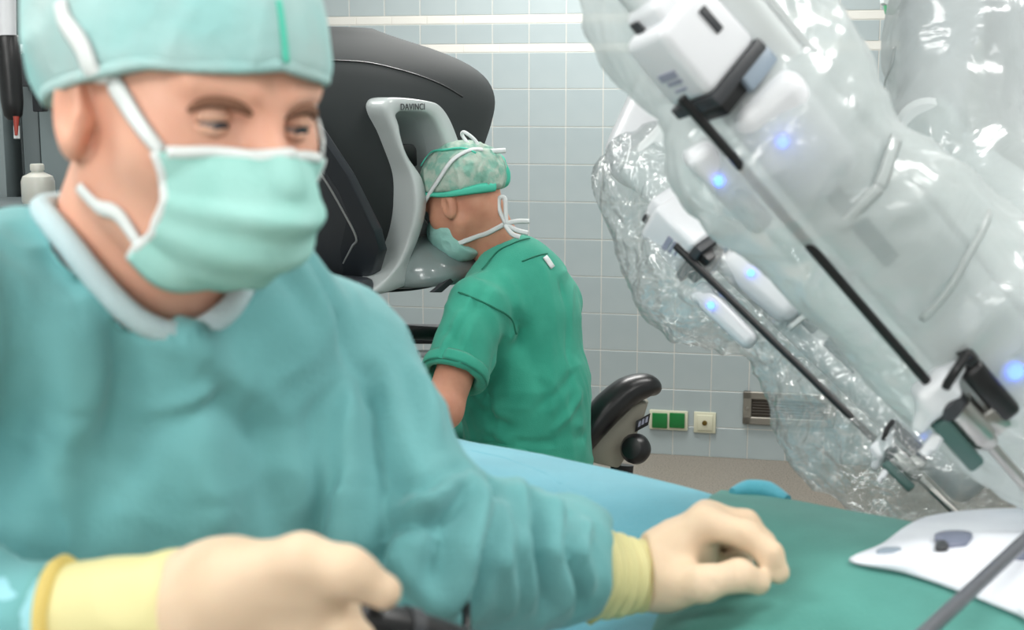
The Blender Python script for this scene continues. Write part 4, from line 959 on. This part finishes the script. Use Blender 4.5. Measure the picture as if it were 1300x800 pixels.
# ================================================================== ROBOT ARMS UNDER CLEAR DRAPES
cart = thing('robot_cart', (1.75, 2.5, 0), 'white robot cart with overhead boom beyond the right edge of the frame', 'medical robot')
box('base', (1.75, 2.5, .16), (.34, .42, .16), M['offwhite'], cart, bev=.05, seg=3); box('column', (1.75, 2.5, 1.4), (.14, .16, 1.15), M['white'], cart, bev=.04, seg=3)
box('boom', (1.42, 2.3, 2.5), (.42, .10, .08), M['white'], cart, np.stack([unit([.86, .5, 0]), unit([-.5, .86, 0]), UZ], 1), .04, 3)
hubp = np.array([1.08, 2.1, 2.42])
lathe('boom_hub', [(.10, -.10), (.16, -.09), (.17, 0), (.16, .07), (.08, .09)], hubp, (0, 0, 1), M['offwhite'], cart, 36)
def arm_frame(p0, p1, t):
    ax = unit(p1-p0); toC = CAM-(p0+p1)/2; toC = unit(toC-ax*np.dot(toC, ax)); e = np.cross(ax, toC)
    if e[0] < 0: e = -e
    c, s = math.cos(t), math.sin(t)
    return ax, toC, e, e*c-toC*s, toC*c+e*s      # axis, to camera, across, housing x', housing y'
def instrument(p0, p1, corner, t, lab, group=None):
    """housing whose lower edge centre is at 'corner', shaft p0->p1"""
    ax, toC, e, hx, hy = arm_frame(p0, p1, t)
    th = thing('surgical_instrument', p0, lab, 'surgical instrument')
    R = np.stack([hx, hy, -ax], 1); hc = corner-ax*.038-toC*.03
    bm = bmesh.new(); add_box(bm, hc, (.037, .031, .036), R, .009, 4, .95); add_box(bm, hc-ax*.028-hy*.004+hx*.008, (.0275, .026, .024), R, .008, 3, .92)
    hs_ = bobj('housing', bm, M['white'], th, True, 50)
    box('release_slot', hc+hy*.0300+hx*.012-ax*.008, (.0042, .0022, .013), M['dark'], hs_, R, .001)
    for k, (a, b, l) in enumerate(((-.0, .014, .0035), (.0, .004, .0015), (.010, .004, .0012))):
        box('label_print', hc-hx*.0372+ax*(.004+k*.008)+hy*(.002 if k else 0), (.0008, .012-.002*k, l), M['print'], hs_, R, 0)
    box('side_grip', hc-hx*.0205-ax*.040-hy*.012, (.002, .006, .007), M['dark'], hs_, R, .002)
    box('base_plate', hc+ax*.041, (.038, .032, .006), M['dark'], th, R, .002)
    box('coupling', hc+ax*.053-hx*.008, (.024, .024, .008), M['black'], th, R, .003)
    box('adaptor', hc+ax*.054+hx*.020, (.021, .030, .009), M['greyblue'], th, R, .003)
    tube('shaft', [p0-ax*.02, p1], .0047 if False else .0046, M['black'], th, 16)
    return th, (ax, toC, e, hx, hy, hc, R)
def arm(name_label, fr, p0, p1, L0, L1, link_pts, lab):
    ax, toC, e, hx, hy, hc, R = fr
    th = thing('robotic_arm', link_pts[-1][0], lab, 'robotic arm')
    Rb = np.stack([e, toC, ax], 1); L = (L1-L0)/2; mid = p0+ax*(L0+L)+e*.062-toC*.075
    box('rail', mid, (.048, .036, L), M['offwhite'], th, Rb, .016, 4)
    for k in range(4):
        box('rail_slot', p0+ax*(L0+.17+k*.068)+e*.047-toC*.039, (.0085, .003, .026), M['slot'], th, Rb, .002)
    box('rail_edge', mid+e*.049+toC*.01, (.004, .02, L*.92), M['offwhite'], th, Rb, .002)
    c1 = bmesh.new(); add_box(c1, p0+ax*.085+e*.052-toC*.034, (.037, .030, .058), Rb, .018, 4, .85); bobj('carriage', c1, M['white'], th, True, 50)
    c1 = bmesh.new(); add_box(c1, p0+ax*.080-e*.020-toC*.036, (.015, .024, .050), Rb, .010, 4, .8); bobj('carriage_lobe', c1, M['white'], th, True, 50)
    for a, b in ((.070, .040), (.062, -.022)): lathe('status_light', [(.0, .0), (.0048, .0), (.0048, .002), (0, .0035)], p0+ax*a+e*b-toC*(.0035 if b > 0 else .0115), toC, M['blueled'], th, 14, ref=ax)
    f = chain([(a, r) for a, r in link_pts], .03); pts = np.array([a for a, r in link_pts])
    sdfobj('link', f, pts.min(0)-.12, pts.max(0)+.12, .009, M['white'], th)
    for (a, r) in link_pts[1:-1]: lathe('joint_cover', [(r*.5, -.004), (r*.9, 0), (r*.95, .004), (r*.8, .01)], a+toC*r*.94, toC, M['offwhite'], th, 24)
    return th, Rb
def cannula(p1, ax, toC, e, k, tipL, lab):
    th = thing('cannula', p1, lab, 'cannula')
    Rb = np.stack([e, toC, ax], 1)
    q = lambda a, b, c: p1+ax*a*k+e*b*k+toC*c*k
    f = union([sbox(q(0, 0, 0), (.013*k, .011*k, .010*k), Rb, .005*k), cap(q(0, -.004, 0), q(-.004, .020, 0), .0075*k, .006*k), cap(q(.004, -.01, .004), q(.010, -.022, .004), .008*k, .005*k)], .006*k)
    sdfobj('hub', f, p1-.05*k, p1+.05*k, .0016*k, M['white'], th)
    lathe('valve_knob', [(.004*k, -.004*k), (.008*k, -.003*k), (.008*k, .004*k), (.005*k, .006*k)], q(-.006, .028, .0), e, M['black'], th, 18)
    for c in (-.026, -.020): tube('valve_stub', [q(.022, c+.008, .006), q(.026, c-.006, .008)], .0035*k, M['white'], th, 12)
    lathe('seal_collar', [(.010*k, 0), (.0125*k, .003*k), (.0125*k, .012*k), (.009*k, .016*k)], q(.004, 0, 0), ax, M['dark'], th, 24)
    lathe('barrel', [(.0115*k, .012*k), (.0115*k, .04*k), (.009*k, .046*k), (.0052*k, .052*k)], q(.004, .004, 0), ax, M['steel'], th, 24)
    box('grip_block', q(.036, -.011, .002), (.006*k, .009*k, .022*k), M['grip'], th, Rb, .003*k)
    box('clamp', q(.022, .026, -.004), (.008*k, .013*k, .024*k), M['black'], th, Rb, .005*k, 3)
    box('clamp_jaw', q(.040, .016, -.002), (.008*k, .010*k, .010*k), M['steel'], th, Rb, .003*k)
    tube('latch', spline([q(-.004, .006, .01), q(-.010, .018, .012), q(-.012, .030, .008)], 4), .0032*k, M['black'], th, 10)
    lathe('status_light', [(0, 0), (.0055*k, 0), (.0055*k, .002), (0, .004)], q(.024, .046, .0), toC, M['blueled'], th, 14)
    lathe('light_mount', [(.0, 0), (.008*k, 0), (.008*k, .006), (0, .006)], q(.024, .044, -.006), toC, M['offwhite'], th, 14)
    tube('tube', [q(.05, .004, 0), q(.05, .004, 0)+ax*tipL], .0048*k**.5, M['steel'], th, 18)
    return th
# --- near arm
a0, a1 = P(884, 146, 1.17), P(1180, 488, 1.27)
th, fa = instrument(a0, a1, P(918, 106, 1.17), math.radians(33), 'larger white instrument housing with black shaft, nearest at upper right')
arm('', fa, a0, a1, -.16, .46, [(P(900, -40, 1.38), .055), (P(960, -300, 1.5), .065), (np.array([.62, 1.55, 2.05]), .07), (hubp-UZ*.12-np.array([.06, .1, 0]), .07)], 'near robotic arm with white carriage behind the larger instrument, under milky film')
cannula(P(1188, 497, 1.275), fa[0], fa[1], fa[2], 1.45, .10, 'larger white capped cannula with steel barrel at the right edge')
# --- middle arm
b0, b1 = P(872, 326, 1.70), P(1112, 560, 1.62)
th, fb_ = instrument(b0, b1, P(890, 313, 1.70), math.radians(44), 'smaller white instrument housing with long black shaft, left of the nearer one')
arm('', fb_, b0, b1, -.16, .44, [(P(815, 195, 1.86), .050), (P(880, 60, 1.95), .055), (P(1000, -160, 2.0), .06), (np.array([.60, 2.0, 2.12]), .065), (hubp-UZ*.12+np.array([-.08, .06, 0]), .07)], 'middle robotic arm with crinkled clear film, behind the smaller instrument')
cannula(P(1120, 567, 1.615), fb_[0], fb_[1], fb_[2], 1.0, .085, 'smaller cannula with steel tube entering the white sheet')
# --- right arm
rt = thing('robotic_arm', hubp, 'rounded white robotic arm rising at the far right under milky film', 'robotic arm')
lp = [(P(1175, 170, 1.87), .042), (P(1195, 20, 1.9), .050), (P(1215, -200, 1.95), .055), (hubp-UZ*.12+np.array([.08, .04, 0]), .07)]
pts = np.array([a for a, r in lp]); sdfobj('link', chain(lp, .03), pts.min(0)-.12, pts.max(0)+.12, .009, M['white'], rt)
lp = [(P(1175, 175, 1.87), .045), (P(1270, 300, 1.8), .08), (P(1310, 480, 1.75), .075)]
pts = np.array([a for a, r in lp]); sdfobj('forearm', chain(lp, .03), pts.min(0)-.12, pts.max(0)+.12, .009, M['offwhite'], rt)
lathe('joint_cover', [(.02, -.004), (.040, 0), (.042, .006), (.034, .012)], P(1177, 165, 1.80), unit(CAM-P(1177, 165, 1.8)), M['offwhite'], rt, 28)
lp = [(P(1290, -60, 1.95), .05), (P(1320, 180, 1.95), .07)]
pts = np.array([a for a, r in lp]); sdfobj('upper_cover', chain(lp, .03), pts.min(0)-.12, pts.max(0)+.12, .010, M['white'], rt)
# --- drapes
def bag(spine, h, m, lab, amp, fr, seed):
    f = pchain(spine, .05); ps = np.array([P(a, b, c) for a, b, c, r in spine]); rr = max(s[3] for s in spine)+.04
    def d(v):
        w_ = v+seed; q = w_*fr+1.6*np.stack([vnoise(w_*7), vnoise(w_*7+9), vnoise(w_*7+21)], 1)
        return amp*ridge(q*np.array([1, 1, .55]))+amp*.45*ridge(q*2.3)+amp*.9*vnoise(w_*6)
    o = sdfobj('arm_drape', f, ps.min(0)-rr, ps.max(0)+rr, h, m, None, d)
    return tag(o, lab, 'drape'), f
bA, fA = bag([(868, -150, 1.40, .095), (884, 0, 1.325, .098), (985, 115, 1.29, .080), (975, 200, 1.265, .074), (1105, 285, 1.315, .088), (1225, 410, 1.37, .100), (1340, 540, 1.42, .095)], .006, M['film_milk'], 'milky plastic film sleeve around the near robotic arm', .0065, 15, 3.1)
bB, fB = bag([(835, 235, 1.84, .084), (900, 342, 1.80, .086), (985, 362, 1.78, .074), (1105, 530, 1.72, .095), (1165, 585, 1.68, .070), (1262, 560, 1.66, .072)], .0055, M['film'], 'crinkled clear plastic film sleeve around the middle robotic arm', .0085, 19, 8.7)
bC, fC = bag([(1245, -160, 1.95, .11), (1222, 60, 1.92, .092), (1215, 200, 1.85, .088), (1290, 320, 1.78, .115), (1320, 500, 1.72, .10)], .007, M['film_milk'], 'milky plastic film sleeve around the rounded arm at the far right', .005, 11, 5.5)
M['tie'] = film('tie_film', .3, .72, gloss=.05, bump=.2)
def strip(pts, wd, par, f): return ribbon('tie_strip', [trace(f, *p, t0=.6) for p in pts], wd*.8, .0008, M['tie'], par, f, o=.006)
strip([(1062, 290), (1088, 262), (1112, 238)], .014, bA, fA); strip([(1112, 238), (1124, 205), (1132, 178)], .016, bA, fA)
strip([(1168, 402), (1205, 360), (1226, 320), (1250, 270)], .010, bA, fA)
strip([(1002, 418), (1030, 396), (1056, 380)], .010, bB, fB); strip([(1128, 110), (1135, 85), (1140, 60)], .010, bC, fC)
# --- grey instrument crossing the lower right corner
gi = thing('laparoscopic_instrument', P(1240, 745, 1.12), 'slim grey steel instrument crossing the bottom right corner over the white sheet', 'surgical instrument')
tube('shaft', [P(1120, 855, .98), P(1310, 678, 1.22), P(1345, 646, 1.265)], .0062, mat('grey_steel', srgb(120, 122, 128), .35, .5, .7), gi, 18)
tube('handle', [P(1120, 855, .98), P(1060, 911, .90)], .011, M['black'], gi, 18)
